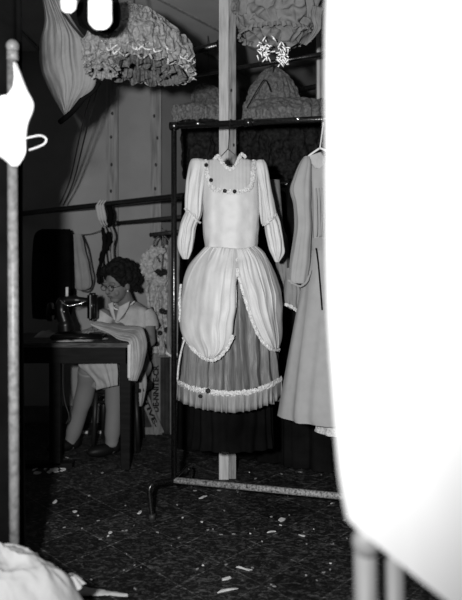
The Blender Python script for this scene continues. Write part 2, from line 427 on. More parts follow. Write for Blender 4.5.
# sleeves
for side in (0, 1):
    b = NB()
    if side == 0:
        up = [(159,192,203,.02,.001),(163,189.5,208,.035,.001),(175,187,207,.045,.003),(190,185.5,204.5,.05,.004),(205,184.5,203.5,.052,.004),(215,186,202,.045,.003),(221,188,199,.035,.002)]
        lw = [(212,185.5,200,.035,.001,-.005),(219,182,199,.05,.004,-.005),(230,179,195.5,.055,.005,-.005),(242,177.5,194,.052,.005,-.005),(252,179,192,.045,.004,-.005),(259,183,189,.03,.003,-.005)]
        ln = [W(184.5,208,DY-.03), W(190,213,DY-.06), W(196,220,DY-.058), W(201,223,DY-.03)]
    else:
        up = [(160,257,264,.02,.001),(165,254,267.5,.035,.001),(178,256,270,.045,.003),(190,258,272,.05,.004),(205,259,275,.052,.004),(216,260,277,.045,.003),(224,261,273,.035,.002)]
        lw = [(214,263,277.5,.035,.001,-.005),(222,264,280,.05,.004,-.005),(234,266,282,.055,.005,-.005),(245,268.5,284,.05,.005,-.005),(253,271,284.5,.045,.004,-.005),(262,275.5,279,.025,.003,-.005)]
        ln = [W(277,214,DY-.03), W(272,219,DY-.06), W(266,224,DY-.058), W(262,225,DY-.03)]
    loft(b, up, DY, 40, 90, 8, 5+side, 0, .002, 20)
    s = obj('sleeve', b, 'white', dr)
    b = NB(); loft(b, lw, DY, 40, 90, 9, 11+side, 0, .003, 20); s2 = obj('sleeve_puff', b, 'white', s)
    b = NB(); lace(b, ln, .005, 50, 9+side); obj('sleeve_band', b, 'lace', s)
# underskirt
b = NB()
loft(b, [(248,206,256,.07,.002),(270,196,266,.12,.005),(300,188,274,.16,.009),(335,183,277,.19,.017),(365,180,280,.205,.022),(385,178,282.5,.215,.025),(398,177.5,282.5,.212,.022)], DY+.06, 80, 480, 19, 8, .6, .006, 12)
us = obj('underskirt', b, 'under', dr)
b = NB()
def uskirt_front(px, py, off=.01):
    hw = 53+ (py-385)*.02; c = 230.3; u = max(-1, min(1, (px-c)/hw)); d = .215*math.sqrt(1-u*u*.98); return d
hem = []
for px, py in ((177,381),(184,385),(196,389),(208,391),(222,393),(236,393),(250,391.5),(262,388),(272,384),(282,378)):
    u = (px-230)/53.5; yv = DY+.06-.215*math.sqrt(max(0, 1-u*u))-.012
    p = W(px, py, yv); p.x = W(px, py, yv).x; hem.append(p)
lace(b, hem, .013, 200, 21); obj('hem_trim', b, 'lace', us)
for c_, r_ in ((hem[3]+Vector((0,-.012,.004)), .012), (hem[7]+Vector((-.03,-.014,-.004)), .013), (hem[3]+Vector((-.035,-.012,-.02)), .009)):
    b = NB(); rosette(b, c_, r_, 40); obj('rosette', b, 'darkbloom', us, label='dark rosette on the hem trim')
b = NB()
lower = [q+Vector((0,.004,-.045)) for q in hem]
# pale flounce below the trim
P1 = spline([q+Vector((0,.006,-.004)) for q in hem], 300); prev = None
for i, p in enumerate(P1):
    s = .009*(1-2*abs(math.sin(i*.19+2.2*nz(i*.03, 5, 0))))+.010*nz(i*.05, 2, 0); row = []
    for k in range(5):
        t = k/4; row.append(b.verts.new(p+Vector((0, -s*t-.004*t, -.083*t*(1+.06*nz(i*.02,0,1))))))
    if prev:
        for k in range(4): b.faces.new((prev[k], row[k], row[k+1], prev[k+1]))
    prev = row
obj('flounce', b, mat('pale flounce', .19, rough=.55, var=.2, vs=30, bump=.3, bs=50, stretch=(3,3,.35)), us, solid=.002)
b = NB(); loft(b, [(330,200,262,.08,.004),(395,190,272,.1,.01),(430,188,274,.105,.014),(446,187,275,.105,.014)], 3.06, 40, 200, 16, 9, .4)
obj('lining', b, 'black', us, label='black lining hanging below the hem')
# overskirt: two looped-up puffs
b = NB()
Lp = [(205,247,DY-.03),(196,256,DY),(188,267,DY+.0),(184,280,DY+.0),(181.5,295,DY),(180,310,DY),(179,325,DY),(184,338,DY-.04),(193,348,DY-.08),(203,357,DY-.12)]
Rp = [(236,249,DY-.08),(237,258,DY-.1),(237.5,268,DY-.12),(237,280,DY-.13),(236.5,292,DY-.135),(236,306,DY-.14),(234.5,320,DY-.145),(232.5,334,DY-.15),(226,348,DY-.15),(213,359,DY-.15)]
gL = panel(b, Lp, Rp, DY, 110, 110, .085, 2.2, .0035, 4, .012, 11, folds2=.010)
ov1 = obj('overskirt', b, 'white', dr, solid=.003)
b = NB()
Lq = [(235,249,DY-.08),(236.5,258,DY-.1),(237.5,266,DY-.12),(240,279,DY-.13),(244,293,DY-.14),(248,307,DY-.145),(253,322,DY-.145),(259,335,DY-.145),(265,343,DY-.14),(272,348,DY-.12)]
Rq = [(256.5,246,DY-.03),(264,253,DY),(271,264,DY),(276.5,277,DY),(280.5,290,DY),(281.5,303,DY),(282,316,DY),(282.5,328,DY),(282,340,DY-.02),(279,349,DY-.05)]
gR = panel(b, Lq, Rq, DY, 110, 110, .085, 2.2, .0035, 9, .012, 11, folds2=.012)
ov2 = obj('overskirt', b, 'white', dr, solid=.003)
# return of each puff round the back of the skirt
for sgn, rows in ((0, [(250,204,230,.05,.002),(275,186,235,.09,.004),(310,182,236,.11,.005),(330,182,232,.1,.005),(345,192,225,.06,.004)]), (1, [(250,232,257,.05,.002),(275,236,274,.09,.004),(310,245,280,.1,.005),(335,258,280,.08,.005),(344,266,278,.05,.004)])):
    b = NB(); loft(b, rows, DY+.09, 30, 80, 7, 30+sgn, 0); obj('overskirt_back', b, 'white', ov1 if sgn == 0 else ov2)
def from_grid(pts): return [p.copy() for p in pts]
b = NB()
e1 = [W(*q[:2], q[2]-.012) for q in ((183,337,DY-.04),(188,342,DY-.06),(193,349,DY-.09),(203,357.5,DY-.13),(212,360,DY-.16),(220,356.5,DY-.16),(228,347,DY-.16),(233,335,DY-.155))]
lace(b, e1, .0085, 90, 31); obj('edge_trim', b, 'lace', ov1)
b = NB()
e2 = [W(*q[:2], q[2]-.012) for q in ((237,268,DY-.13),(240,281,DY-.14),(244,294,DY-.15),(248,308,DY-.155),(253,323,DY-.155),(259,336,DY-.155),(265,344,DY-.15),(272,349.5,DY-.13),(280,350,DY-.06))]
lace(b, e2, .008, 120, 33); obj('edge_trim', b, 'lace', ov2)
b = NB()
e3 = [W(*q, DY-.145) for q in ((237,272),(235.5,284),(236,296),(235.5,310))]
lace(b, e3, .004, 60, 35); obj('centre_trim', b, 'lace', ov1)
# folds crossing at the front waist
b = NB()
for pts, r in (([(214,247.5),(223,250),(231,255),(238,262)], .0035), ([(250,247),(243,251),(238,257),(235,262)], .0035)):
    tube(b, spline([W(*q, DY-.103-.001*(q[1]-247)) for q in pts], 16), [.001]+[r]*15+[.001], 8)
obj('waist_piping', b, 'white', ov2)
b = NB(); lace(b, [W(180,322,DY-.02), W(179.5,300,DY-.03), W(181,284,DY-.03)], .006, 40, 44); obj('side_trim', b, 'lace', ov1)
b = NB(); tube(b, spline([W(185,338,DY-.03), W(181,352,DY-.045), W(178.5,366,DY-.05), W(177.5,380,DY-.05)], 16), .0045, 8); obj('side_ribbon', b, 'lace', us, label='white ribbon hanging at the left side')

# wire hanger of the dress
b = NB(); h0 = RK(.24, ZT)
top = W(231, 127, DY); hk = Vector((0.0, RK(.29, ZT).y, ZT))
tube(b, spline([hk+Vector((.02, .0, .0)), hk+Vector((.012, .02, .014)), hk+Vector((0,0,.0185)), hk+Vector((-.004,-.02,.006)), W(229,140,DY), W(228,149,DY)], 24), .0022, 8)
tube(b, spline([W(228,149,DY), W(219,158,DY), W(206,166,DY)], 10), .0022, 8)
tube(b, spline([W(228,149,DY), W(238,157,DY), W(252,166,DY)], 10), .0022, 8)
tube(b, [W(206,166,DY), W(252,166,DY)], .0022, 8)
o = obj('clothes_hanger', b, 'wire'); tag(o, 'thin dark wire hanger holding the white costume dress', 'hanger')

# ============================================================ GREY ROBE
RY = 2.86
rb = tag_new('long_robe', 'plain grey long-sleeved robe with belt hanging right of the white dress', 'robe')
b = NB(); loft(b, [(157,312,341,.04,.001),(163,304,350,.06,.001),(175,303,353,.08,.002),(200,305,351,.085,.004),(225,307,349,.08,.005),(240,309,347,.075,.003)], RY, 40, 160, 15, 2); obj('bodice', b, 'robe', rb)
b = NB()
for k_, (xa_, xb_) in enumerate(((316,317),(319,320),(322,321.5),(325,323.5),(328,326))):
    tube(b, spline([W(xa_,188,RY-.078), W(xa_+.6,205,RY-.088), W(xb_,225,RY-.083), W(xb_-.5,237,RY-.077)], 16), [.0012]+[.0035]*15+[.0012], 8)
obj('front_gathers', b, 'robe', rb)
b = NB(); loft(b, [(249,309,347,.075,.002),(270,304,352,.1,.004),(300,298,362,.13,.006),(350,288,376,.17,.008),(400,279,390,.2,.01),(414,277,393,.205,.011)], RY+.0, 60, 260, 10, 5, .3); sk = obj('skirt', b, 'robe', rb)
b = NB(); loft(b, [(418,316,386,.13,.006),(430,314,388,.13,.006)], RY+.02, 4, 160, 10, 5, .3); obj('petticoat_edge', b, 'lace', sk)
b = NB(); loft(b, [(238,308,348,.08,.001),(250,308,348,.08,.001)], RY, 6, 100, 9, 5); obj('belt', b, 'robedark', rb)
b = NB(); loft(b, [(156,303,308,.02,.001),(162,299,311,.035,.001),(175,294,312,.045,.002),(190,289.5,312,.05,.003),(205,293,312,.05,.003),(225,294,312,.05,.004),(245,291,311.5,.05,.004),(265,289,310,.05,.004),(279,287.5,308,.05,.003),(283,289,307,.047,.003)], RY-.05, 60, 100, 5, 7, 0, .006, 9)
sl = obj('sleeve', b, 'robe', rb)
b = NB(); loft(b, [(158,346,352,.02,.001),(190,346,365,.05,.003),(280,352,370,.05,.004)], RY, 40, 60, 5, 8); obj('sleeve', b, 'robe', rb)
b = NB(); lace(b, [W(288,280,RY-.09), W(294,284,RY-.105), W(301,286,RY-.105), (W(307,281,RY-.1)), W(311,270,RY-.085)], .005, 40, 50); obj('cuff_edge', b, 'robedark', sl)
b = NB(); panel(b, [(309,156),(311,163),(315,168)], [(321,152),(325,160),(322,170)], RY-.06, 16, 16, .012, 1, .001, 3); obj('collar', b, 'seam_cloth', rb, solid=.003)
b = NB(); tube(b, spline([W(316,248,RY-.086), W(318,262,RY-.095), W(320,285,RY-.12), W(322,310,RY-.14)], 16), .003, 8); obj('belt_tie', b, 'black', rb)
b = NB(); c_ = W(322,150,RY); tube(b, spline([W(319,119.5,2.93), W(323,122,2.93), W(322,133,2.9), W(320,148,RY)], 16), .0035, 8)
tube(b, spline([W(320,148,RY), W(310,155,RY), W(306,160,RY)], 8), .005, 8); tube(b, spline([W(320,148,RY), W(335,155,RY), W(346,162,RY)], 8), .005, 8)
o = obj('clothes_hanger', b, 'whitewire'); tag(o, 'white hanger holding the grey robe', 'hanger')
b = NB(); loft(b, [(268,286,298,.02,.001),(278,285,300,.04,.003),(290,284,303,.05,.004),(303,284,302,.05,.005),(309,290,302,.04,.004)], 3.08, 40, 90, 6, 14, 0)
o = obj('petticoat_slip', b, 'palecloth'); tag(o, 'small pale lace-edged slip showing between the dress and the robe', 'slip')
b = NB(); lace(b, [W(283,304,3.03), W(290,306,3.02), W(296,310,3.02), W(301,316,3.03)], .008, 40, 52); obj('lace_hem', b, 'lace', o)
b = NB(); loft(b, [(180,262,280,.03,.001),(225,276,284,.03,.002),(240,276,288,.04,.003),(262,275,289,.05,.004),(292,281,290,.04,.004)], 3.22, 40, 80, 5, 17, 0)
o = obj('grey_garment', b, 'greygown'); tag(o, 'narrow grey garment in the gap between white dress and slip', 'garment')

# ============================================================ BLACK GARMENTS BEHIND
rnd = random.Random(5)
cols = [(180,206),(203,238),(234,262),(258,290),(284,316),(312,344),(340,372)]
for i, (xa, xb) in enumerate(cols):
    r0 = RA((xa+xb)/2); Y = r0.y; zt = HY-(r0.z-CH)*F/Y; yb = HY+(CH-.03-.03*rnd.random())*F/Y
    t0 = zt-2 if i not in (3,) else zt+6
    b = NB(); m = (xa+xb)/2
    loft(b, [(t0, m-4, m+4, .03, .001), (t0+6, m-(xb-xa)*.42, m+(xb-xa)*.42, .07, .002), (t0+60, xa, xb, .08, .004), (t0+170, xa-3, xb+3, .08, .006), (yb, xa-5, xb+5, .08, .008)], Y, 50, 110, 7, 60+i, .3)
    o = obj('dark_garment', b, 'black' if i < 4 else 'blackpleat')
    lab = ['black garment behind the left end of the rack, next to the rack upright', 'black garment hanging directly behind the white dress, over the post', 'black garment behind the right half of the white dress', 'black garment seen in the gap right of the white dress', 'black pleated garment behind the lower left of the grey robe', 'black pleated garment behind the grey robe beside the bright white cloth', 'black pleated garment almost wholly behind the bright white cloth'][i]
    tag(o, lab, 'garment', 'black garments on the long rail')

# ============================================================ PETTICOATS OVERHEAD
AY = 2.78
pa = tag_new('ruffled_petticoat', 'large grey ruffled petticoat hung high, left of the post', 'petticoat')
b = NB()
k = AY/F
def ring_body(b, prof, c, seed, fold=30, amp=.006, tilt=(0,0), nc=260, nr=40, crumple=.01, cs=25):
    P = spline([Vector(q) for q in prof], nr); rings = []   # (r, z, offset x)
    for p in P:
        row = []
        for i in range(nc):
            a = 2*PI*i/nc; ca, sa = math.cos(a), math.sin(a)
            r = p.x + amp*math.sin(fold*a+3*nz(ca+seed, sa, 0))*min(1, p.x/.1)
            q = Vector((c.x+p.z+ca*r, c.y+sa*r*.95, c.z+p.y+tilt[0]*ca*p.x+tilt[1]*sa*p.x))
            s = q*cs; q += Vector((nz(s.x+seed, s.y, s.z), nz(s.x, s.y+5, s.z), nz(s.x, s.y, s.z+9+seed)))*crumple
            row.append(b.verts.new(q))
        rings.append(row)
    for i in range(nr):
        for j in range(nc): b.faces.new((rings[i][j], rings[i+1][j], rings[i+1][(j+1)%nc], rings[i][(j+1)%nc]))
cA = W(141, 60, AY)
ti = (-.10, 0)
ring_body(b, [(.05,.235,-.03),(.10,.205,-.03),(.155,.16,-.02),(.2,.115,-.01),(.225,.07,0),(.235,.03,0),(.235,.0,0)], cA, 3, 44, .007, ti, 420, 60, .022, 28)
obj('skirt', b, 'tulle', pa)
b = NB(); ruffle(b, cA+Vector((-.012,0,.12)), .155, .15, .05, .035, .010, 46, 2, ti)
obj('ruffle', b, 'tulle', pa)
b = NB(); ruffle(b, cA+Vector((0,0,.065)), .195, .19, .055, .035, .012, 50, 12, ti); obj('ruffle', b, 'tulle', pa)
b = NB(); ruffle(b, cA+Vector((0,0,.015)), .215, .21, .055, .02, .013, 56, 22, ti); obj('ruffle', b, 'tulle', pa)
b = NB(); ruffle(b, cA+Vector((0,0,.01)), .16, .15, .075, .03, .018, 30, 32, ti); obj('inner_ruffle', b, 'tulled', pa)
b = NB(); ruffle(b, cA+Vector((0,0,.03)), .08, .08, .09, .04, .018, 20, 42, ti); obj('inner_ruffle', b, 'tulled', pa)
b = NB()
for k_, (rx, z, s) in enumerate(((.236,-.042,5),(.23,.008,7))):
    pts = [cA+Vector((math.cos(a)*(rx+.014*math.sin(37*a)), math.sin(a)*(rx-.01+.014*math.sin(37*a)), z+ti[0]*math.cos(a)*rx+.01*math.sin(23*a))) for a in [2*PI*i/160 for i in range(161)]]
    lace(b, pts, .005, 500, s, Vector((0,0,-1)))
obj('edging', b, 'tulleedge', pa)
rr = random.Random(8)
for i in range(16):
    a = rr.uniform(PI+.1, 2*PI-.1); c0_ = cA+Vector((math.cos(a)*.225, math.sin(a)*.22, -.02+rr.uniform(-.015,.015)))
    b = NB(); tube(b, spline([c0_+Vector((-.02*rr.random(),-.012,.01)), c0_+Vector((0,-.022,-.01)), c0_+Vector((.025,-.012,rr.uniform(-.02,.02)))], 6), .0035, 6); obj('ribbon_loop', b, 'tulleedge', pa)
b = NB(); tube(b, [cA+Vector((-.03,0,.23)), Vector((cA.x-.03, AY, CZ-.001))], .004); obj('hanging_tape', b, 'wire', pa)
# straps dropping to the left
b = NB()
for pts in (([(96,84),(88,104),(80,135),(70,180),(60,204)]), ([(99,84),(92,108),(84,140),(74,180),(64,204)])):
    tube(b, spline([W(x, y, 3.0+(y-84)/120*1.2) for x, y in pts], 30), .0045, 6)
o = obj('cord', b, 'wire'); tag(o, 'pair of thin dark cords dropping from the large petticoat to the rail', 'cord')

# bonnet-like ball of ruffle at its left
b = NB(); ring_body(b, [(.01,.09,0),(.05,.075,0),(.075,.03,0),(.078,-.02,0),(.06,-.06,0),(.02,-.075,0)], W(102,50,2.66), 9, 16, .006, (0,0), 160, 40, .02, 40)
o = obj('frilly_bonnet', b, 'tulle'); tag(o, 'small bunched frilly bonnet at the left end of the large petticoat', 'bonnet')
b = NB(); cc = W(102,58,2.66)
for i in range(3): ruffle(b, cc+Vector((0,0,.02-.03*i)), .06-.008*i, .06, .03, .02, .008, 18, 60+i, (0,0), 160, 5)
obj('ruffle', b, 'tulle', o)
b = NB(); tube(b, [W(102,36,2.66), Vector((W(102,36,2.66).x, 2.66, CZ-.001))], .002, 6); obj('tie', b, 'wire', o)

# white tag and black bundle modelled as the shadow around it
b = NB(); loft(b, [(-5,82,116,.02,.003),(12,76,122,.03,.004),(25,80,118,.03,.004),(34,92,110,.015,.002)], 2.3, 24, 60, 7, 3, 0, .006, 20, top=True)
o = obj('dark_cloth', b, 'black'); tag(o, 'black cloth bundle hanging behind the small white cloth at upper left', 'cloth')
b = NB(); panel(b, [(88,0),(88,12),(88.5,22),(93,28),(97,30)], [(112,0),(112,12),(112,22),(108,28),(103,30)], 2.1, 20, 20, .01, 2, .001, 3)
o = obj('white_cloth_tab', b, 'glarewhite', solid=.003); tag(o, 'small glaring white cloth tab at the top above the large petticoat', 'cloth')
b = NB(); panel(b, [(60,0),(61,9),(65,13)], [(77,0),(76,9),(71,13.5)], 2.1, 14, 10, .01, 2, .001, 3)
o = obj('white_cloth_tab', b, 'glarewhite', solid=.003); tag(o, 'tiny sliver of white cloth at the top edge, farther left', 'cloth')

# pale gathered cloth, upper left
b = NB(); panel(b, [(40,-5,2.95),(46,20,2.95),(40,45,2.95),(42,70,2.95),(52,95,2.95),(62,112,2.95),(66,116,2.95)], [(60,-5,2.85),(78,30,2.85),(92,50,2.85),(97,72,2.85),(94,88,2.85),(80,103,2.87),(68,117,2.92)], 2.9, 100, 100, .09, 3, .003, 6, .014, 9, folds2=.022)
o = obj('gathered_cloth', b, 'palecloth', solid=.003); tag(o, 'pale gathered skirt cloth hanging in folds at the upper left', 'cloth')
b = NB(); tube(b, spline([W(99,83,2.80), W(93,92,2.78), W(82,100,2.77), W(72,112,2.8), W(60,122,2.85)], 24), [.009]*12+[.012]*13, 10)  # dark tube stands for the petticoat's shadow across the gathered cloth
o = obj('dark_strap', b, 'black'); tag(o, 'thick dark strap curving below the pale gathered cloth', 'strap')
b = NB(); tube(b, spline([W(62,12,2.75), W(74,28,2.75), W(90,46,2.72)], 12), .004, 8)
o = obj('cord', b, 'wire'); tag(o, 'dark cord running down across the pale gathered cloth to the frilly bonnet', 'cord')

# tasselled puff, right of the post
BY = 2.85
pb = tag_new('puffed_petticoat', 'crisp grey puffed petticoat with tassels at the top, right of the post', 'petticoat')
b = NB(); ring_body(b, [(.12,.30,0),(.2,.2,0),(.195,.13,0),(.17,.06,-.003),(.12,.005,-.005),(.06,-.03,-.005),(.02,-.035,-.005)], W(278,40,BY), 21, 9, .006, (0,.0), 300, 80, .030, 30); obj('puff', b, 'tulleb', pb)
b = NB(); panel(b, [(312,5),(311,18),(313,30),(303,44)], [(322,8),(321,22),(319,32),(306,45)], BY-.17, 16, 24, .012, 1, .004, 5, .008, 30); obj('side_flap', b, 'tulleb', pb, solid=.002)
b = NB(); rr = random.Random(3)
for cxx, cyy, n_, sp in ((266,51,40,8), (283,57,44,7)):
    for i in range(n_):
        q = W(cxx+rr.gauss(0,sp*.5), cyy+rr.gauss(0,5.5), BY-.13+rr.uniform(-.03,.03)); d = Vector((rr.uniform(-1,1), rr.uniform(-1,1), rr.uniform(-1,1))).normalized()*.012
        tube(b, [q-d, q+Vector((0,-.004,0)), q+d], .0028, 6)
obj('tassel', b, 'bead', pb, label='bright glossy ribbon tassel')
b = NB(); ruffle(b, W(276,33,BY), .165, .16, .022, .008, .007, 44, 4, (0,0), 400, 5); obj('ruffle', b, 'tulleb', pb)
b = NB(); tube(b, [W(278,-22,BY), Vector((W(278,0,BY).x, BY, CZ-.001))], .003, 6) if W(278,-22,BY).z < CZ else None
b.free()

# dome petticoat + tulle bank behind
b = NB(); loft(b, [(68,267,277,.05,.001),(76,259,288,.1,.004),(88,250,296,.14,.006),(100,246,300,.16,.008),(110,244,302,.17,.01)], 3.95, 50, 260, 24, 7, .2, .010, 30, top=True)
o = obj('domed_petticoat', b, 'tulledome'); tag(o, 'grey domed petticoat beneath the tasselled puff', 'petticoat')
b = NB(); tube(b, spline([W(247,108,3.72), W(256,92,3.71), W(265,80,3.71), W(271,92,3.7)], 20), .003, 6); obj('piping', b, 'black', o)
b = NB(); tube(b, spline([W(273,72,3.85), W(274,66,3.8), W(274,61,3.72)], 8), .004, 6); obj('tie', b, 'wire', o)
b = NB(); loft(b, [(101,246,330,.10,.003),(105,243,336,.14,.007),(114,242,338,.2,.01),(122,242,340,.2,.012),(127,243,340,.18,.012)], 3.80, 40, 300, 34, 9, .3, .012, 30, top=True)
o = obj('tulle_petticoat', b, 'tulledome'); tag(o, 'wide flat grey tulle petticoat lying level behind the rack top, right of the post', 'petticoat')
b = NB(); loft(b, [(106,174,224,.1,.003),(110,172,232,.15,.007),(118,172,236,.17,.01),(124,173,236,.17,.012)], 3.95, 40, 260, 30, 12, .3, .012, 30, top=True)
o = obj('tulle_petticoat', b, 'tulledome'); tag(o, 'grey tulle petticoat behind the rack top, left of the post', 'petticoat')
b = NB(); loft(b, [(86,196,214,.04,.002),(92,192,222,.08,.006),(102,190,230,.1,.01),(109,188,232,.11,.012)], 4.25, 30, 160, 15, 19, .3, .02, 24, top=True)
o = obj('tulle_petticoat', b, 'tulled'); tag(o, 'dim tulle petticoat peeping out above the one left of the post', 'petticoat')
b = NB(); q = W(208,87,4.25); tube(b, [q+Vector((0,0,-.02)), Vector((q.x, q.y, CZ-.0005))], .003, 6); obj('hanging_tape', b, 'wire', o)
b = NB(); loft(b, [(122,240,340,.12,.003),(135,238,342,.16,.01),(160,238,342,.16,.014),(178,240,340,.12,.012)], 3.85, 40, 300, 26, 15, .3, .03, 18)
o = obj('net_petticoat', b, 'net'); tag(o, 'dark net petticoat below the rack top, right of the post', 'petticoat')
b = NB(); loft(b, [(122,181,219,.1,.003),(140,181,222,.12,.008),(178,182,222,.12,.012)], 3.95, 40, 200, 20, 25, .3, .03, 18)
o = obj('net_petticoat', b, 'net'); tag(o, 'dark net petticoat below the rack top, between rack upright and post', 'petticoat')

# ============================================================ LEFT CLOTHES RACK
r2 = tag_new('clothes_rack', 'grey pipe rack with ball top at the left edge of the photo', 'clothes rack')
Q = Vector(((12.5-CX)*2.0/F, 2.0, 0)); Qe = Vector((-1.15, 1.55, 0))
b = NB(); tube(b, [Q+Vector((.008,0,.02)), Q+Vector((-.002,0,1.955))], .0165, 18); obj('upright', b, 'pipegrey', r2)
b = NB(); tube(b, [Qe+Vector((0,0,.02)), Qe+Vector((0,0,1.955))], .0165, 18); obj('upright', b, 'pipegrey', r2)
for q in (Q, Qe):
    b = NB(); ell(b, q+Vector((0,0,1.975)), (.021,.021,.022), None, 20, 14); tube(b, [q+Vector((0,0,1.93)), q+Vector((0,0,1.96))], .019); obj('ball_finial', b, 'pipegrey', r2)
b = NB(); tube(b, [Q+Vector((0,0,1.80)), Qe+Vector((0,0,1.80))], .0145); obj('top_rail', b, 'pipegrey', r2)
b = NB(); tube(b, [Q+Vector((0,0,.1)), Qe+Vector((0,0,.1))], .0145); obj('bottom_rail', b, 'pipegrey', r2)
for q in (Q, Qe):
    b = NB(); tube(b, [q+Vector((-.2,-.2,.0165)), q+Vector((.0,.0,.03)), q+Vector((.12,.2,.0165))], .0155); obj('foot', b, 'pipegrey', r2)
for i, (xa, xb, Y, yb) in enumerate(((-60,17,2.12,545),)):
    b = NB(); m = (xa+xb)/2
    loft(b, [(-65 if i == 0 else 48,m-22,m+22,.03,.002),(-50 if i == 0 else 60,xa+6,xb+2,.07,.004),(140,xa,xb+6 if i == 0 else xb,.1,.006),(300,xa,xb+5 if i == 0 else xb,.11,.01),(yb,xa,xb+7 if i == 0 else xb,.12,.012)], Y, 50, 120, 8, 80+i, .2, top=True)  # stretched up towards the ceiling to block the flash and darken the left
    o = obj('dark_garment', b, 'black'); tag(o, ['tall black garment hung high at the left, just behind the grey upright', 'black garment farther along the left rack, outside the photo edge'][i], 'garment')
b = NB()
panel(b, [(15.5,64,1.93),(15,84,1.92),(8,97,1.92),(-4,100,1.92),(-12,125,1.92),(-6,150,1.92),(5,160,1.92),(12,166,1.92)], [(17,64,1.93),(22,77,1.92),(28,91,1.92),(34,105,1.92),(29,122,1.92),(26,140,1.92),(25.5,154,1.92),(17,167,1.92)], 1.92, 40, 60, .035, 3, .004, 3, .004, 20)
o = obj('white_cloth', b, 'glarewhite', solid=.004); tag(o, 'glaring white cloth caught on the grey upright at the left edge', 'cloth')
b = NB(); tube(b, spline([W(24,139,1.9), W(31,137,1.9), W(40,135.5,1.9), W(46,138.5,1.9), W(45,143,1.9), W(39,146.5,1.9), W(29,150,1.9)], 30), .0026, 8)
o = obj('hanger_hook', b, 'whitewire'); tag(o, 'white wire hook sticking out beside the white cloth at left', 'hook')

# white heap bottom-left
b = NB(); cx_, cy_ = -.71, 1.88; g = []
N = 70
for j in range(N+1):
    row = []
    for i in range(N*2):
        a = 2*PI*i/(2*N); r = j/N; ca, sa = math.cos(a), math.sin(a)
        R_ = 1+.12*nz(ca*2, sa*2, 3)
        x = cx_+ca*r*.335*R_; y = cy_+sa*r*.22*R_
        h = .405*(1-r**2.2)**.75*(1+.06*nz(x*9, y*9, 1)) + (.018*fract(x*9, y*9, 0)+.014*(1-2*abs(nz(x*11+y*5, y*16, 4)))**3)*(1-r**4) 
        row.append(b.verts.new((x, y, max(.003, h+.004))))
    g.append(row)
for j in range(N):
    for i in range(2*N): b.faces.new((g[j][i], g[j+1][i], g[j+1][(i+1)%(2*N)], g[j][(i+1)%(2*N)])) if j > 0 else None
c0v = b.verts.new((cx_, cy_, .40))
for i in range(2*N): b.faces.new((g[1][i], g[1][(i+1)%(2*N)], c0v))
bmesh.ops.delete(b, geom=[v for v in g[0]], context='VERTS')
hp = obj('heaped_cloth', b, 'heap'); tag(hp, 'heap of white cloth on the floor at the lower left corner', 'cloth')
b = NB(); ruffle(b, W(77,586,1.95)+Vector((-.02,0,.035)), .012, .012, .03, .03, .006, 9, 5, (0,0), 80, 5); obj('frill', b, 'heap', hp)
b = NB(); fp = lambda px, py: Vector(((px-CX)*(F*CH/(py-HY))/F, F*CH/(py-HY), .004))
P_ = spline([fp(72,592), fp(90,594.5), fp(108,595.5), fp(128,598.5)], 30); prev = None
for i, p in enumerate(P_):
    wd = .03*(1-i/30)+.006; row = [b.verts.new(p+Vector((0, s*wd, .004+.008*abs(nz(i*.4, s, 0))+.006*(1-abs(s))))) for s in (-1,-.5,0,.5,1)]
    if prev:
        for k_ in range(4): b.faces.new((prev[k_], row[k_], row[k_+1], prev[k_+1]))
    prev = row
o = obj('cloth_tie', b, 'heap', solid=.002); tag(o, 'white cloth tie trailing on the floor from the heap', 'cloth strip')

# ============================================================ NEAR RIGHT CLOTH AND RACK
NYY = .95
b = NB()
loft(b, [(-75,370,520,.03,.001),(-50,335,590,.06,.002),(0,327,612,.07,.003),(150,326.5,625,.07,.003),(300,328,635,.07,.004),(400,333,640,.07,.004),(470,338,640,.07,.004),(515,345,640,.07,.004)], NYY, 70, 160, 6, 90, 0, top=True)
# drop the hem towards the right so that it slopes like the photo's
for v in b.verts:
    px = CX+F*v.co.x/NYY; py = HY-(v.co.z-CH)*F/NYY
    if py > 400:
        t = (py-400)/115.0; s = max(0, min(1, (px-345)/100)); v.co.z -= t*(s*72+ max(0, min(1,(px-445)/15))*25)*NYY/F
o = obj('hanging_garment', b, 'nearwhite'); tag(o, 'huge glaring white garment hanging close at the right edge', 'garment')
r3 = tag_new('clothes_rack', 'nearest pipe rack at the lower right, blurred uprights below the white garment', 'clothes rack')
for px, Y in ((365,1.03),(393,1.1)):
    x = (px-CX)*Y/F; b = NB(); tube(b, [(x+.01, Y, .0), (x, Y, .84)], .0185, 20); tube(b, [(x, Y, .8), (x, Y, 1.78)], .0165, 20); u = obj('upright', b, 'nearpipe', r3)
    b = NB(); ell(b, Vector((x, Y-.012, .855 if px < 370 else .83)), (.024,.02,.026), None, 18, 12); obj('joint_ball', b, 'nearpipe', u)
b = NB(); x = (365-CX)*1.03/F; x2 = (393-CX)*1.1/F; tube(b, [(x, 1.03, 1.77), (x2, 1.1, 1.77), (1.3, 1.16, 1.77)], .015, 14); obj('top_rail', b, 'nearpipe', r3)
b = NB(); tube(b, [(1.3, 1.16, .0), (1.3, 1.16, 1.78)], .0165, 14); obj('upright', b, 'nearpipe', r3)

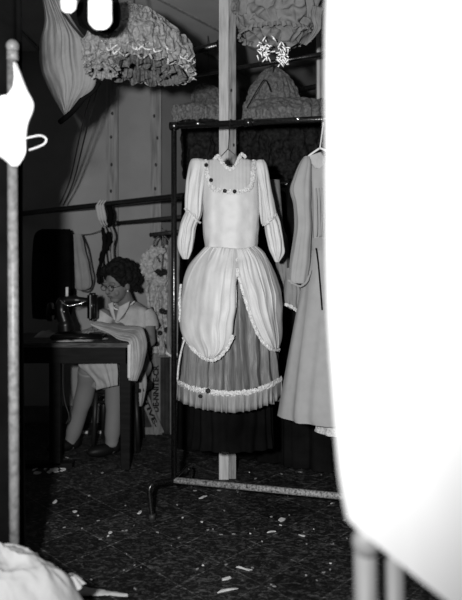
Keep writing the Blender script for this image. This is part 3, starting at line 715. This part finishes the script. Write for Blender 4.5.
# ============================================================ SEWING TABLE
tb = tag_new('sewing_table', 'dark wooden sewing table at the left in front of the woman', 'table')
TX0, TX1, TY0, TY1, TZ = -1.42, -.565, 3.6, 4.02, .75
b = NB(); box(b, (TX0, TY0, TZ-.025), (TX1, TY1, TZ)); bmesh.ops.bevel(b, geom=b.edges[:], offset=.004, segments=2, affect='EDGES'); obj('table_top', b, 'tabletop', tb, False)
b = NB(); box(b, (TX0+.03, TY0+.02, TZ-.12), (TX1-.03, TY0+.04, TZ-.025)); box(b, (TX0+.03, TY1-.04, TZ-.12), (TX1-.03, TY1-.02, TZ-.025)); box(b, (TX0+.03, TY0+.02, TZ-.12), (TX0+.05, TY1-.02, TZ-.025)); box(b, (TX1-.05, TY0+.02, TZ-.12), (TX1-.03, TY1-.02, TZ-.025)); obj('apron', b, 'table', tb, False)
for x in (TX0+.05, TX1-.055):
    for y in (TY0+.055, TY1-.055):
        b = NB(); rw = .036
        box(b, (x-rw, y-rw*.8, .0), (x+rw, y+rw*.8, TZ-.025))
        for v in b.verts:
            if v.co.z < .1: v.co.x = x+(v.co.x-x)*.75; v.co.y = y+(v.co.y-y)*.75
        bmesh.ops.bevel(b, geom=b.edges[:], offset=.004, segments=1, affect='EDGES'); obj('leg', b, 'table', tb, False)
b = NB(); xs = (57-CX)*3.7/F; box(b, (xs-.035, 3.66, .02), (xs+.03, 3.7, TZ-.12)); box(b, (xs-.2, 3.66, .0), (xs+.1, 3.72, .03)); obj('treadle_frame', b, 'table', tb, False)
b = NB(); tube(b, spline([W(63,360,3.75), W(63,385,3.75), W(65,402,3.75), W(69,416,3.75), W(66,424,3.75)], 20), .004, 8); obj('drive_belt', b, 'wire', tb)

# sewing machine
SY = 3.80
sm = tag_new('sewing_machine', 'black sewing machine with bright faceplate on the table', 'sewing machine')
b = NB(); box(b, W(54,334.5,SY)+Vector((0,-.09,0)), W(106,330.5,SY)+Vector((0,.08,0))); zmin = min(v.co.z for v in b.verts)
for v in b.verts:
    v.co.z = TZ+.0005 if v.co.z < zmin+.01 else TZ+.03
bmesh.ops.bevel(b, geom=b.edges[:], offset=.008, segments=3, affect='EDGES'); obj('bed', b, 'enamel', sm)
b = NB(); tube(b, spline([W(66,331,SY), W(65,322,SY), W(62,312,SY), W(62,305,SY), W(66,300.5,SY), W(76,300,SY), W(86,301,SY), W(92,302,SY)], 40), [.05]*6+[.042]*8+[.040]*8+[.026]*8+[.021]*6+[.022]*5, 20); obj('arm', b, 'enamel', sm)
b = NB(); a_, c_ = W(88,293,SY), W(97,320,SY); box(b, (a_.x, SY-.034, c_.z), (c_.x, SY+.03, a_.z)); bmesh.ops.bevel(b, geom=b.edges[:], offset=.012, segments=3, affect='EDGES'); hd = obj('head', b, 'enamel', sm)
b = NB(); box(b, (a_.x+.018, SY-.037, c_.z+.012), (a_.x+.026, SY-.033, a_.z-.008)); obj('faceplate', b, 'chrome', hd, False)
b = NB(); tube(b, [W(92,320,SY-.01), W(91.5,331,SY-.01)], .003, 8); obj('needle_bar', b, 'chrome', hd)
b = NB(); box(b, W(88,330,SY-.03), W(98,329,SY)); obj('presser_foot', b, 'chrome', hd, False)
b = NB(); tube(b, spline([W(69,306,SY-.048), W(74,305,SY-.043), W(80,303.5,SY-.032), W(85,301.5,SY-.027)], 10), .0035, 8); tube(b, spline([W(60,300,SY-.045), W(66,305,SY-.055), W(72,306,SY-.047)], 10), .002, 6); obj('gilding', b, 'chrome', sm, label='shiny highlight strip along the arm')  # highlight on the arm put in as thin chrome tubes
b = NB(); q = W(67,300,SY); tube(b, [q, q+Vector((0,0,.015))], .014); tube(b, [q+Vector((0,0,.015)), W(67,287,SY)], .009, 12); obj('thread_spool', b, 'white', sm)
b = NB(); q = W(52,312,SY); tube(b, [q+Vector((-.02,0,0)), q], [.058,.058], 28); tube(b, [q, q+Vector((.07,0,0))], .02); obj('handwheel', b, 'enamel', sm)
b = NB(); ell(b, W(64,312,SY-.052), (.006,.004,.006)); obj('medallion', b, 'chrome', sm)
# cloth scraps and folded cloth on table
for i, (px, py, s, lab) in enumerate(((47,331,.07,'crumpled pale cloth on the dark left end of the table'),(82,335,.06,'small pale cloth scrap on the table under the needle'),(99,333,.05,'small bright cloth scrap on the table right of the needle'),(66,338,.05,'thin cloth scrap near the table front edge'))):
    Y = F*(CH-TZ)/(py+6-HY); Y = min(3.93, max(3.66, Y)); c_ = Vector(((px-CX)*Y/F, Y, TZ+.002)); b = NB(); g = []
    for j in range(13):
        row = []
        for k_ in range(13):
            u, v = k_/6-1, j/6-1; x, y = c_.x+u*s*1.1, c_.y+v*s*.45
            row.append(b.verts.new((x, y, c_.z+(s*.5 if i == 0 else s*.14)*max(0, (1-u*u)*(1-v*v))**.7*(1+.6*nz(u*3+i, v*3, 0)))))
        g.append(row)
    for j in range(12):
        for k_ in range(12): b.faces.new((g[j][k_], g[j][k_+1], g[j+1][k_+1], g[j+1][k_]))
    o = obj('cloth_scrap', b, 'seam_cloth'); tag(o, lab, 'cloth scrap')
# cloth being sewn
b = NB()
panel(b, [(92,322,3.74),(91,324,3.74),(92,326,3.74)], [(141,323,3.62),(146,325,3.6),(148,331,3.58)], 3.7, 10, 10, 0, 1, 0)
b.free(); b = NB()
Tp = [(92,321,3.76),(102,322,3.78),(112,324,3.8),(124,325.5,3.8),(136,326,3.78),(142,328,3.74),(145,334,3.7),(147,343,3.68),(146,354,3.66),(143,366,3.64),(139,376,3.62),(137,381,3.62)]
Bt = [(91,325,3.70),(98,328,3.69),(106,332,3.67),(115,337,3.64),(123,340.5,3.61),(127,341.5,3.585),(129,343,3.575),(129.5,349,3.57),(129.5,357,3.57),(129.5,366,3.57),(129,374,3.57),(128.5,380,3.57)]
panel(b, Tp, Bt, 3.7, 60, 100, .03, .7, .004, 13, .010, 12, folds2=.008)
o = obj('sewing_cloth', b, 'seam_cloth', solid=.003); tag(o, 'pale cloth being sewn, draped from the machine over the table end', 'cloth')
b = NB(); panel(b, [(127.5,345),(127.5,360),(127.5,378)], [(131,344),(131,360),(130.5,379)], 3.56, 8, 20, .004, 1, .001, 2); obj('folded_edge', b, 'white', o, solid=.002, label='bright folded edge')

# ============================================================ WOMAN
wm = tag_new('person', 'seated woman with dark curly hair and glasses in a light short-sleeved dress, sewing', 'person')
HYW = 4.12
def cap(b, p0, r0, p1, r1, n=14):
    p0, p1 = Vector(p0), Vector(p1); d = (p1-p0); L = d.length; d.normalize()
    pts, rs = [], []
    for k in range(5):
        a = PI/2*k/4; pts.append(p0-d*r0*math.cos(a)); rs.append(max(.0008, r0*math.sin(a)))
    for k in range(1, 5):
        a = PI/2*k/4; pts.append(p1+d*r1*math.sin(a)); rs.append(max(.0008, r1*math.cos(a)))
    pts.insert(5, p1); rs.insert(5, r1)
    tube(b, pts, rs, n)
hc = W(118,284.5,4.06)            # head centre
fd = Vector((-.56,-.80,-.24)).normalized(); sd = fd.cross(Vector((0,0,1))).normalized()*-1; upv = fd.cross(sd).normalized()
if upv.z < 0: upv = -upv
sd = upv.cross(fd).normalized()    # her left
Rh = Matrix((sd, fd, upv)).transposed()   # local x = side, y = forward, z = up
def H(x, y, z): return hc+Rh@Vector((x, y, z))
neck = W(127,303,4.13); pel = W(128,366,4.14); shR = W(104,316,4.02); shL = W(147,315,4.13)
b = NB()
ell(b, H(0,-.015,.03), (.075,.093,.088), Rh, 24, 16); ell(b, H(0,.02,-.03), (.062,.068,.075), Rh, 24, 16)
ell(b, H(0,.045,-.085), (.034,.034,.026), Rh)                       # chin
for s in (-1, 1):
    ell(b, H(s*.036,.062,-.035), (.022,.016,.022), Rh)              # cheeks
    ell(b, H(s*.074,-.01,-.01), (.012,.02,.033), Rh)                # ears
    ell(b, H(s*.03,.078,.028), (.026,.012,.010), Rh)               # brow
ell(b, H(0,.097,-.018), (.014,.020,.017), Rh); cap(b, H(0,.085,.018), .009, H(0,.1,-.014), .012)   # nose
ell(b, H(0,.083,-.047), (.026,.012,.0065), Rh); ell(b, H(0,.081,-.058), (.022,.012,.007), Rh)      # lips
cap(b, neck+Vector((0,.01,-.03)), .058, H(0,-.025,-.06), .05)
cap(b, neck+Vector((0,.01,-.16)), .105, pel+Vector((0,0,.14)), .12); cap(b, pel+Vector((0,0,.16)), .12, pel+Vector((0,0,.02)), .145)
cap(b, shR.lerp(shL, .3)+Vector((0,.01,-.01)), .06, shR.lerp(shL, .7)+Vector((0,.01,-.01)), .06)
ell(b, W(118,332,4.06), (.13,.11,.085)); 
# arms
elL = W(150,341,4.03); wrL = W(118,331,3.86); elR = W(98,338,3.98); wrR = W(99,329,3.87)
for sh, el_, wr in ((shL, elL, wrL), (shR, elR, wrR)):
    cap(b, sh, .05, el_, .038); cap(b, el_, .038, wr, .024)
# hands: palm, four fingers, thumb
for wr, dirv in ((wrL, Vector((-.9,-.25,-.05))), (wrR, Vector((-.6,-.5,-.08)))):
    dirv.normalize(); pal = wr+dirv*.055; side = dirv.cross(Vector((0,0,1))).normalized()
    cap(b, wr, .022, pal, .022); cap(b, pal-side*.02, .014, pal+side*.02, .014)
    for k, ln in enumerate((.062,.072,.068,.052)):
        o0 = pal+side*(.03-.02*k); o1 = o0+dirv*ln*.5+Vector((0,0,.004)); o2 = o0+dirv*ln*.9+Vector((0,0,-.016))
        cap(b, o0, .009, o1, .0082, 10); cap(b, o1, .0082, o2, .007, 10)
    t0 = wr+side*.022+dirv*.015; t1 = t0+side*.025+dirv*.03; t2 = t1+dirv*.03-side*.004+Vector((0,0,-.006)); cap(b, t0, .012, t1, .010, 10); cap(b, t1, .010, t2, .008, 10)
# legs
knR = W(88,370,3.86); knL = W(112,371,3.84); anR = W(72,438,3.98); anL = W(112,440,3.9)
for hip, kn, an in ((pel+Vector((-.06,-.02,0)), knR, anR), (pel+Vector((.05,0,0)), knL, anL)):
    cap(b, hip, .085, kn, .06)
    mid = kn.lerp(an, .33)+Vector((.012,.02,0)); cap(b, kn, .056, mid, .052); cap(b, mid, .052, an, .032)
    ft = an+Vector((-.10,-.06,0)); ft.z = .035; hl = an.copy(); hl.z = .04; cap(b, an, .032, hl, .032); cap(b, hl, .032, ft, .028)
body = obj('body', b, 'skin', wm); rm = body.modifiers.new('remesh', 'REMESH'); rm.mode = 'VOXEL'; rm.voxel_size = .0045; rm.use_smooth_shade = True
s_ = body.modifiers.new('smooth', 'SMOOTH'); s_.factor = .5; s_.iterations = 3
# stockings
for kn, an in ((knR, anR), (knL, anL)):
    b = NB(); mid = kn.lerp(an, .33)+Vector((.012,.02,0)); tube(b, spline([kn+Vector((0,0,-.0)), mid, an, Vector((an.x, an.y, .05))], 20), [.062]*4+[.059]*5+[.05]*4+[.042]*3+[.036]*5, 18); obj('stocking', b, 'stocking', wm)
    b = NB(); ft = an+Vector((-.11,-.07,0)); ell(b, Vector(((an.x+ft.x)/2, (an.y+ft.y)/2, .04)), (.1,.043,.038), Matrix.Rotation(math.radians(32), 3, 'Z')); ell(b, Vector((an.x+.01, an.y+.01, .055)), (.045,.04,.05)); obj('shoe', b, 'blackshoe', wm)
# hair
b = NB(); rr = random.Random(2)
for i in range(170):
    th = rr.uniform(0, 2*PI); z = rr.uniform(-.55, 1); rxy = math.sqrt(max(0, 1-z*z))
    x, y = math.cos(th)*rxy, math.sin(th)*rxy
    if y > .25 and z < .58: continue
    if z < -.1 and y > -.1: continue
    p = H(x*.104, -.035+y*.112, .045+z*.103); r = rr.uniform(.018,.032); ell(b, p, (r, r, r*.8), Matrix.Rotation(rr.random()*3, 3, 'X'), 10, 7)
ell(b, H(0,-.035,.045), (.096,.104,.097), Rh, 24, 16)
for q_ in ((-.05,.045,.11),(-.09,.0,.07),(0,.05,.115),(.05,.045,.11),(-.08,.03,.085),(.08,.03,.085)): ell(b, H(*q_), (.03,.03,.026), Rh, 10, 7)
for s in (-1, 1):
    for k_ in range(5): ell(b, H(s*.08, -.03-.012*k_, .03-.02*k_), (.024,.026,.024), Rh, 10, 7)
hr = obj('hair', b, 'hair', wm); rm = hr.modifiers.new('remesh', 'REMESH'); rm.mode = 'VOXEL'; rm.voxel_size = .005; rm.use_smooth_shade = True
# eyes, glasses, earring, necklace
for s in (-1, 1):
    b = NB(); ell(b, H(s*.03,.079,.008), (.013,.008,.007), Rh); obj('eye', b, 'blackshoe', wm)
b = NB()
for s in (-1, 1):
    tube(b, [H(s*.032+.023*math.cos(a), .1, .006+.018*math.sin(a)) for a in [2*PI*k/20 for k in range(21)]], .0022, 6, False)
    tube(b, [H(s*.054,.1,.01), H(s*.075,.03,.008), H(s*.077,-.01,.004)], .002, 6)
tube(b, [H(-.009,.101,.009), H(.009,.101,.009)], .002, 6); obj('glasses', b, 'glass', wm)
b = NB(); ell(b, H(.082,.004,-.04), (.006,.006,.006)); ell(b, H(-.082,.004,-.04), (.006,.006,.006)); obj('earrings', b, 'pearl', wm)
b = NB()
nk = [neck+Vector((.05,-.02,.01)), neck+Vector((.02,-.075,-.012)), W(117.5,309.5,4.0), W(113,306,4.0), neck+Vector((-.07,-.02,.0))]
for p in spline(nk, 26): ell(b, p, (.0055,.0055,.0055), None, 8, 6)
obj('necklace', b, 'pearl', wm)
# mouth line
b = NB(); tube(b, spline([H(-.022,.088,-.0545), H(0,.096,-.0525), H(.022,.088,-.0545)], 8), .0016, 6); obj('mouth', b, 'blackshoe', wm)
# dress bodice with open V collar
b = NB()
loft(b, [(302,118,133,.055,.001,.06),(305,112,140,.075,.001,.04),(309,105,148,.09,.003,.01),(316,101.5,151,.11,.006,0),(328,103,149,.13,.008,-.02),(342,104,147,.13,.008,-.01),(356,104,148,.13,.005,0),(368,101,149,.14,.005,0)], 4.12, 50, 140, 9, 4, 0, .008, 14)
obj('dress_bodice', b, 'blouse', wm)
# V opening shown as the skin of the chest
b = NB(); vv = [b.verts.new(q) for q in (W(113,303.5,4.005), W(122,304,4.02), W(115.5,320,3.975))]; vm = b.verts.new(W(116.5,309,3.985)); b.faces.new((vv[0], vv[2], vm)); b.faces.new((vv[2], vv[1], vm)); b.faces.new((vv[0], vm, vv[1]))
b.free()
for L_, R_ in (([(108,304),(110,311),(114,320)], [(113,302),(114,310),(116,321)]), ([(119,307),(117,314),(116,321)], [(130,301),(127,310),(118,322)])):
    b = NB(); panel(b, L_, R_, 3.985, 10, 14, .006, 1, .0005, 3); obj('collar', b, 'blouse', wm, solid=.003)
b = NB(); tube(b, spline([shL+Vector((-.02,0,.012)), shL+Vector((.004,-.01,-.03)), shL+Vector((.012,-.03,-.085))], 12), [.062]*4+[.066]*4+[.07]*5, 20, False); obj('sleeve', b, 'blouse', wm, solid=.003)
b = NB(); tube(b, spline([shR+Vector((.02,0,.01)), shR+Vector((-.004,-.01,-.03)), shR+Vector((-.01,-.02,-.075))], 12), [.056]*4+[.058]*4+[.06]*5, 20, False); obj('sleeve', b, 'blouse', wm, solid=.003)
# skirt over lap and knees
b = NB()
tube(b, spline([pel+Vector((0,.02,.03)), (pel+knR+Vector((.1,0,0)))/2+Vector((0,-.02,.0)), W(101,368,3.85)], 24), [.17]*8+[.16]*8+[.13]*9, 40)
for v in b.verts:
    v.co.z = .475+(v.co.z-.475)*.62 if v.co.z > .475 else .475+(v.co.z-.475)*.95
    v.co += Vector((0,0,1))*.006*nz(v.co.x*25, v.co.y*25, 0)
sk = obj('skirt', b, 'skirt', wm)
b = NB(); panel(b, [(79,361,3.84),(79,366,3.8),(88,374,3.78),(95,382,3.76),(96,390,3.76)], [(116,356,3.74),(117,362,3.72),(118,372,3.71),(118,380,3.71),(118,385,3.71)], 3.75, 40, 40, .02, 3, .004, 7, .005, 15); obj('skirt_front', b, 'skirt', sk, solid=.003)
b = NB(); panel(b, [(127,378,3.98),(128,390,3.98),(133,401,3.98),(140,406,3.98)], [(146,372,4.0),(147,384,4.0),(145,396,4.0),(142,406,4.0)], 3.95, 30, 30, .03, 3, .006, 3, .005, 12); obj('skirt_side', b, 'skirt', sk, solid=.003)
# stool
st = tag_new('stool', 'dark wooden stool the woman sits on', 'stool')
sc = Vector((pel.x-.03, 4.1, 0)); b = NB(); tube(b, [sc+Vector((0,0,.375)), sc+Vector((0,0,.40))], [.2,.2], 32); bmesh.ops.bevel(b, geom=b.edges[:], offset=.003, segments=1, affect='EDGES'); obj('seat', b, 'seat', st)
for px in ((93,442,3.96,96),(138.5,441,3.94,136),(103,436,4.22,104),(143,434,4.24,140)):
    a_ = W(px[3], 382, px[2]); a_.z = .378; c_ = W(px[0], px[1], px[2]); c_.z = .0
    b = NB(); tube(b, [a_, c_], [.017,.013], 12); obj('leg', b, 'seat', st)
b = NB(); a_, c_ = W(95,402,3.96), W(137,402,3.94); tube(b, [a_, c_], .01); tube(b, [W(95,402,3.96), W(104,397,4.22)], .01); tube(b, [W(104,397,4.22), W(142,397,4.24)], .01); obj('stretcher', b, 'seat', st)

# ============================================================ BACK WALL THINGS
# crate
KY = 4.3
cr = tag_new('wooden_crate', 'wooden shipping crate with stencilled letters standing against the wall', 'crate')
xa, xb = (126-CX)*KY/F, (179-CX)*KY/F; zt = CH-(352-HY)*KY/F
b = NB(); box(b, (xa, KY+.02, .0), (xb, WY-.04, zt)); obj('crate_body', b, 'cratedark', cr, False)
def board(x0, y0, x1, y1, wpx, yy, name='board'):
    A, B = W(x0, y0, yy), W(x1, y1, yy); d = (B-A); L = d.length; ang = math.atan2(d.z, d.x); wd = wpx*yy/F/2
    b = NB(); box(b, (0, 0, -wd), (L, .016, wd)); bmesh.ops.bevel(b, geom=b.edges[:], offset=.002, segments=1, affect='EDGES'); 
    for v in b.verts: v.co = A+Matrix.Rotation(-ang, 3, 'Y')@v.co
    for v in b.verts: v.co.z = max(.002, v.co.z)
    return obj(name, b, 'crate', cr, False), A, ang, wd
v_, *_ = board(156,437,156,352,9, KY-.005)
d_, Ad, angd, wdd = board(138,383,160,434,9, KY-.022, 'diagonal_board')
board(127,432,162,432,9, KY-.003, 'bottom_board')
board(174,437,174,352,8, KY-.001)
board(127,356,178,354,6, KY-.02, 'top_board')
for k_ in range(4):
    q_ = board(163.5+k_*3.4,434,163.5+k_*3.4,358,2.6, KY+.006, 'slat')[0]; q_.data.materials.clear(); q_.data.materials.append(M['cratedark'])
def text(s, size, loc, rot, m, parent, name='stencil_lettering', extr=.0006):
    cu = bpy.data.curves.new(name, 'FONT'); cu.body = s; cu.size = size; cu.extrude = extr; cu.align_x = 'CENTER'; cu.align_y = 'CENTER'; cu.offset = .0028
    o = bpy.data.objects.new(name, cu); COL.objects.link(o); dg = bpy.context.evaluated_depsgraph_get()
    me = bpy.data.meshes.new_from_object(o.evaluated_get(dg)); bpy.data.objects.remove(o)
    n = bpy.data.objects.new(name, me); COL.objects.link(n); me.materials.clear(); me.materials.append(M[m]); n.parent = parent
    n.matrix_local = Matrix.Translation(loc) @ rot
    return n
X90 = Matrix.Rotation(PI/2, 4, 'X')
t = text('DE-NNITE-CR', .066, W(156.2,389,KY-.0065), Matrix.Rotation(-PI/2, 4, 'Y')@X90, 'ink', v_)
bb = [c[0] for c in t.bound_box]; wd_ = max(bb)-min(bb); t.scale = (.318*KY/4.3*1.0/wd_*1.0*1.02, .8, 1)
p0, p1 = W(145,400,KY-.0235), W(156.6,427,KY-.0235); dd = p1-p0; an_ = math.atan2(dd.z, dd.x)
t = text('TIVE-', .066, (p0+p1)/2, Matrix.Rotation(-an_, 4, 'Y')@X90, 'ink', d_)
bb = [c[0] for c in t.bound_box]; wd_ = max(bb)-min(bb); s_ = dd.length/wd_; t.scale = (s_, .62, 1)
# lace gown
lg = tag_new('lace_gown', 'pale frilled lace gown with dark blossoms hanging behind the woman', 'gown')
b = NB(); loft(b, [(246,150,168,.03,.002),(256,144,171,.06,.005),(272,143,171,.07,.008),(290,147,172,.07,.008),(320,148,174,.08,.01),(352,150,176,.09,.012)], 4.3, 60, 180, 13, 33, 0, .022, 26); obj('gown', b, 'gown', lg)
b = NB()
pts = [W(*q, 4.2) for q in ((160,250),(152,252),(146,258),(144,266),(147,274),(153,280),(160,283))]
for i_ in range(3): lace(b, [p+Vector((.02*i_,-.005*i_,0)) for p in pts], .03-.005*i_, 60, 70+i_)
obj('frill_collar', b, 'gown', lg)
rr = random.Random(6)
for q in ((158,272),(164,272),(161,274),(155,273),(152,309),(162,311),(165,312),(158,325),(160,333),(167,330),(157,344),(168,346),(170,318)): b = NB(); rosette(b, W(q[0], q[1], 4.205), rr.uniform(.014,.024), q[0]); obj('blossom', b, 'darkbloom', lg, label='dark cloth blossom')
b = NB()
for pts in ([(162,234),(155,240),(154,250),(160,262)], [(162,234),(168,240),(171,250),(168,262)], [(162,228),(163,246),(162,270)]): tube(b, spline([W(*q, 4.2) for q in pts], 14), .006, 6)
o = obj('dark_ribbon', b, 'wire'); tag(o, 'dark looped ribbons holding up the pale lace gown', 'ribbon')
b = NB(); loft(b, [(236,172,180,.02,.002),(248,168,182,.05,.004),(300,168,183,.07,.006),(350,167,183,.08,.008),(354,167,183,.08,.008)], 4.05, 50, 120, 6, 44, 0, .008, 12)
o = obj('grey_gown', b, 'greygown'); tag(o, 'narrow grey gown hanging just left of the rack upright', 'gown')
b = NB(); lace(b, [W(166,352,3.96), W(172,356,3.96), W(180,353,3.96)], .008, 30, 80); obj('lace_hem', b, 'tulleedge', o)
b = NB(); tube(b, [W(150,235,4.17), W(186,231,4.1)], .014); o = obj('hanging_rail', b, 'pipedull'); tag(o, 'stub of dark pipe above the pale lace gown', 'pipe')
# pale stocking shape and black jacket on a line
b = NB(); tube(b, spline([W(50,236,4.42), W(75,235,4.42), W(90,234,4.42), W(101,230.5,4.42)], 20), .003, 6)
o = obj('clothes_line', b, 'wire'); tag(o, 'thin dark line strung below the long rail at left', 'line')
b = NB(); loft(b, [(234,73,81,.012,.001),(245,72.5,84,.02,.003),(260,73,88,.025,.004),(275,73,91,.028,.004),(286,74,91,.025,.003),(290,78,86,.01,.001)], 4.40, 40, 80, 4, 6, 0, .004, 12, top=True)
o = obj('hanging_sleeve', b, 'palecloth'); tag(o, 'pale drop-shaped cloth pinned to the line at left', 'cloth')
b = NB(); tube(b, spline([W(82,234.5,4.425), W(88,248,4.46), W(92,268,4.47), (W(94,280,4.47)), W(90,291,4.47), W(82,291,4.47)], 24), .005, 6)  # thin dark tube standing in for the cloth's looped shadow
o = obj('cord', b, 'wire'); tag(o, 'dark cord loop round the pale drop-shaped cloth', 'cord')
b = NB(); loft(b, [(229,42,70,.03,.002),(236,34,72.5,.06,.004),(262,32,73.5,.08,.005),(300,32,74,.08,.006),(318,33,70,.08,.006)], 4.3, 40, 100, 6, 55, .2, top=True)
o = obj('dark_jacket', b, 'black'); tag(o, 'black jacket hanging on the line behind the sewing machine', 'jacket')
# ribbon bundle on the rail
b = NB(); rr = random.Random(11)
for i in range(3):
    x = 99+2.6*i; tube(b, spline([W(x+2,200,4.16), W(x-1.5,205,4.15), W(x-1+rr.random(),214,4.15), W(x+1.5,222,4.17), W(x+4,226,4.2)], 14), [.006]*4+[.013]*6+[.006]*5, 8)
o = obj('ribbon_bundle', b, 'seam_cloth'); tag(o, 'bundle of pale ribbons tied round the long rail above the woman', 'ribbons')
b = NB()
for pts, r in (([(108,205),(111,212),(110,222),(107,226)], .018), ([(102,228),(105,240),(103,255),(100,262)], .016), ([(108,232),(110,240),(106,250)], .016), ([(103,250),(101,262),(98,275),(99,284)], .014)):
    tube(b, spline([W(*q, 4.2) for q in pts], 14), [r*.4]+[r]*13+[r*.3], 10)
for v in b.verts: v.co += Vector((nz(v.co.x*40, v.co.z*40, 1), 0, nz(v.co.x*40, v.co.z*40, 5)))*.012
o = obj('dark_scarf', b, 'black'); tag(o, 'twisted dark scarf dangling from the rail above the woman\'s head', 'scarf')
b = NB()
for x0 in (106, 110, 113): tube(b, spline([W(x0-2,226,4.24), W(x0+1,236,4.24), W(x0-1,250,4.24), W(x0+1,268,4.24)], 14), .008, 8)
o = obj('pale_ribbon', b, 'palecloth'); tag(o, 'pale ribbons hanging down behind the dark scarf', 'ribbons')

# ============================================================ FLOOR LITTER
def scrap(px, py, w_, h_, m, seed, label=None, group='paper and thread scraps on the floor'):
    rr = random.Random(seed); c_ = fp(px, py); s = c_.y/F
    hw, hh = w_*s/2, h_*s/2*min(5, (c_.y/CH)*1.0); b = NB(); n = 6; a0 = rr.random()*6; an = rr.uniform(-.5,.5)
    top = [b.verts.new((c_.x+math.cos(a)*hw*rr.uniform(.45,1.25), c_.y+math.sin(a)*hh*rr.uniform(.4,1.3)+math.cos(a)*hw*an, .003+rr.random()*.002)) for a in [2*PI*k/n+a0 for k in range(n)]]
    bot = [b.verts.new((v.co.x, v.co.y, .0006)) for v in top]
    b.faces.new(top)
    for k in range(n): b.faces.new((bot[k], bot[(k+1)%n], top[(k+1)%n], top[k]))
    o = obj('floor_scrap', b, m, None, False); tag(o, label or 'tiny pale scrap lying loose on the dark floor among many', 'scrap', None if label else group); return o
special = [(227,579,11,3.2,'largest pale scrap on the floor near the bottom centre'),(224,591,24,2,'long pale strip of thread at the bottom centre of the floor'),(203,497.5,9,2.5,'pale scrap on the floor just below the rack\'s bottom rail'),(281,520,9,4,'pale scrap on the floor right of centre below the robe'),(244,569,16,1.6,'thin pale strip on the floor above the largest scrap'),(271,532,9,2,'narrow scrap on the floor below the robe, lower of the two'),(212,445,7,3,'pale scrap under the hem of the white dress'),(302,536,9,1.6,'thin scrap on the floor near the white garment'),(140,513,5,4,'pale scrap beside the left foot of the rack'),(55,502,5,4,'pale star-like scrap on the floor at left'),(110,533,4,2.5,'small bright scrap on the floor left of the rack foot'),(75,512,5,2,'small scrap right of the star-like scrap')]
for i, s in enumerate(special): scrap(s[0], s[1], s[2], s[3], 'paper', i, s[4])
for i, (a, c_, px1, px2) in enumerate(((433.5,433.5,75,88),(433.5,433.5,98,109))):
    Y = F*CH/(a-HY); b = NB(); x0, x1 = (px1-CX)*Y/F, (px2-CX)*Y/F; box(b, (x0, Y-.01, .0005), (x1, Y+.01, .018)); bmesh.ops.bevel(b, geom=b.edges[:], offset=.002, segments=1, affect='EDGES')
    o = obj('wood_strip', b, 'palewood', None, False); tag(o, ['pale strip on the floor under the table, left of the stool leg', 'pale strip on the floor under the table, right of the stool leg'][i], 'wood strip')
rr = random.Random(77)
for i in range(85):
    py = rr.uniform(0, 1)**.8*135+455; px = rr.uniform(40, 350)
    if px < 90 and py > 540: continue
    scrap(px, py, rr.uniform(1.0, 4.2), rr.uniform(.6, 1.3), 'paperdim' if rr.random() < .75 else 'paper', 200+i)
for i in range(14):
    px = 33+rr.uniform(0, 32); scrap(px, 470+rr.uniform(-4,4), rr.uniform(4,8), rr.uniform(2,3.5), 'paper', 400+i, None, 'cloth snippets in the dark at left')['label'] = 'pale snippet in the loose pile on the dark floor at far left'
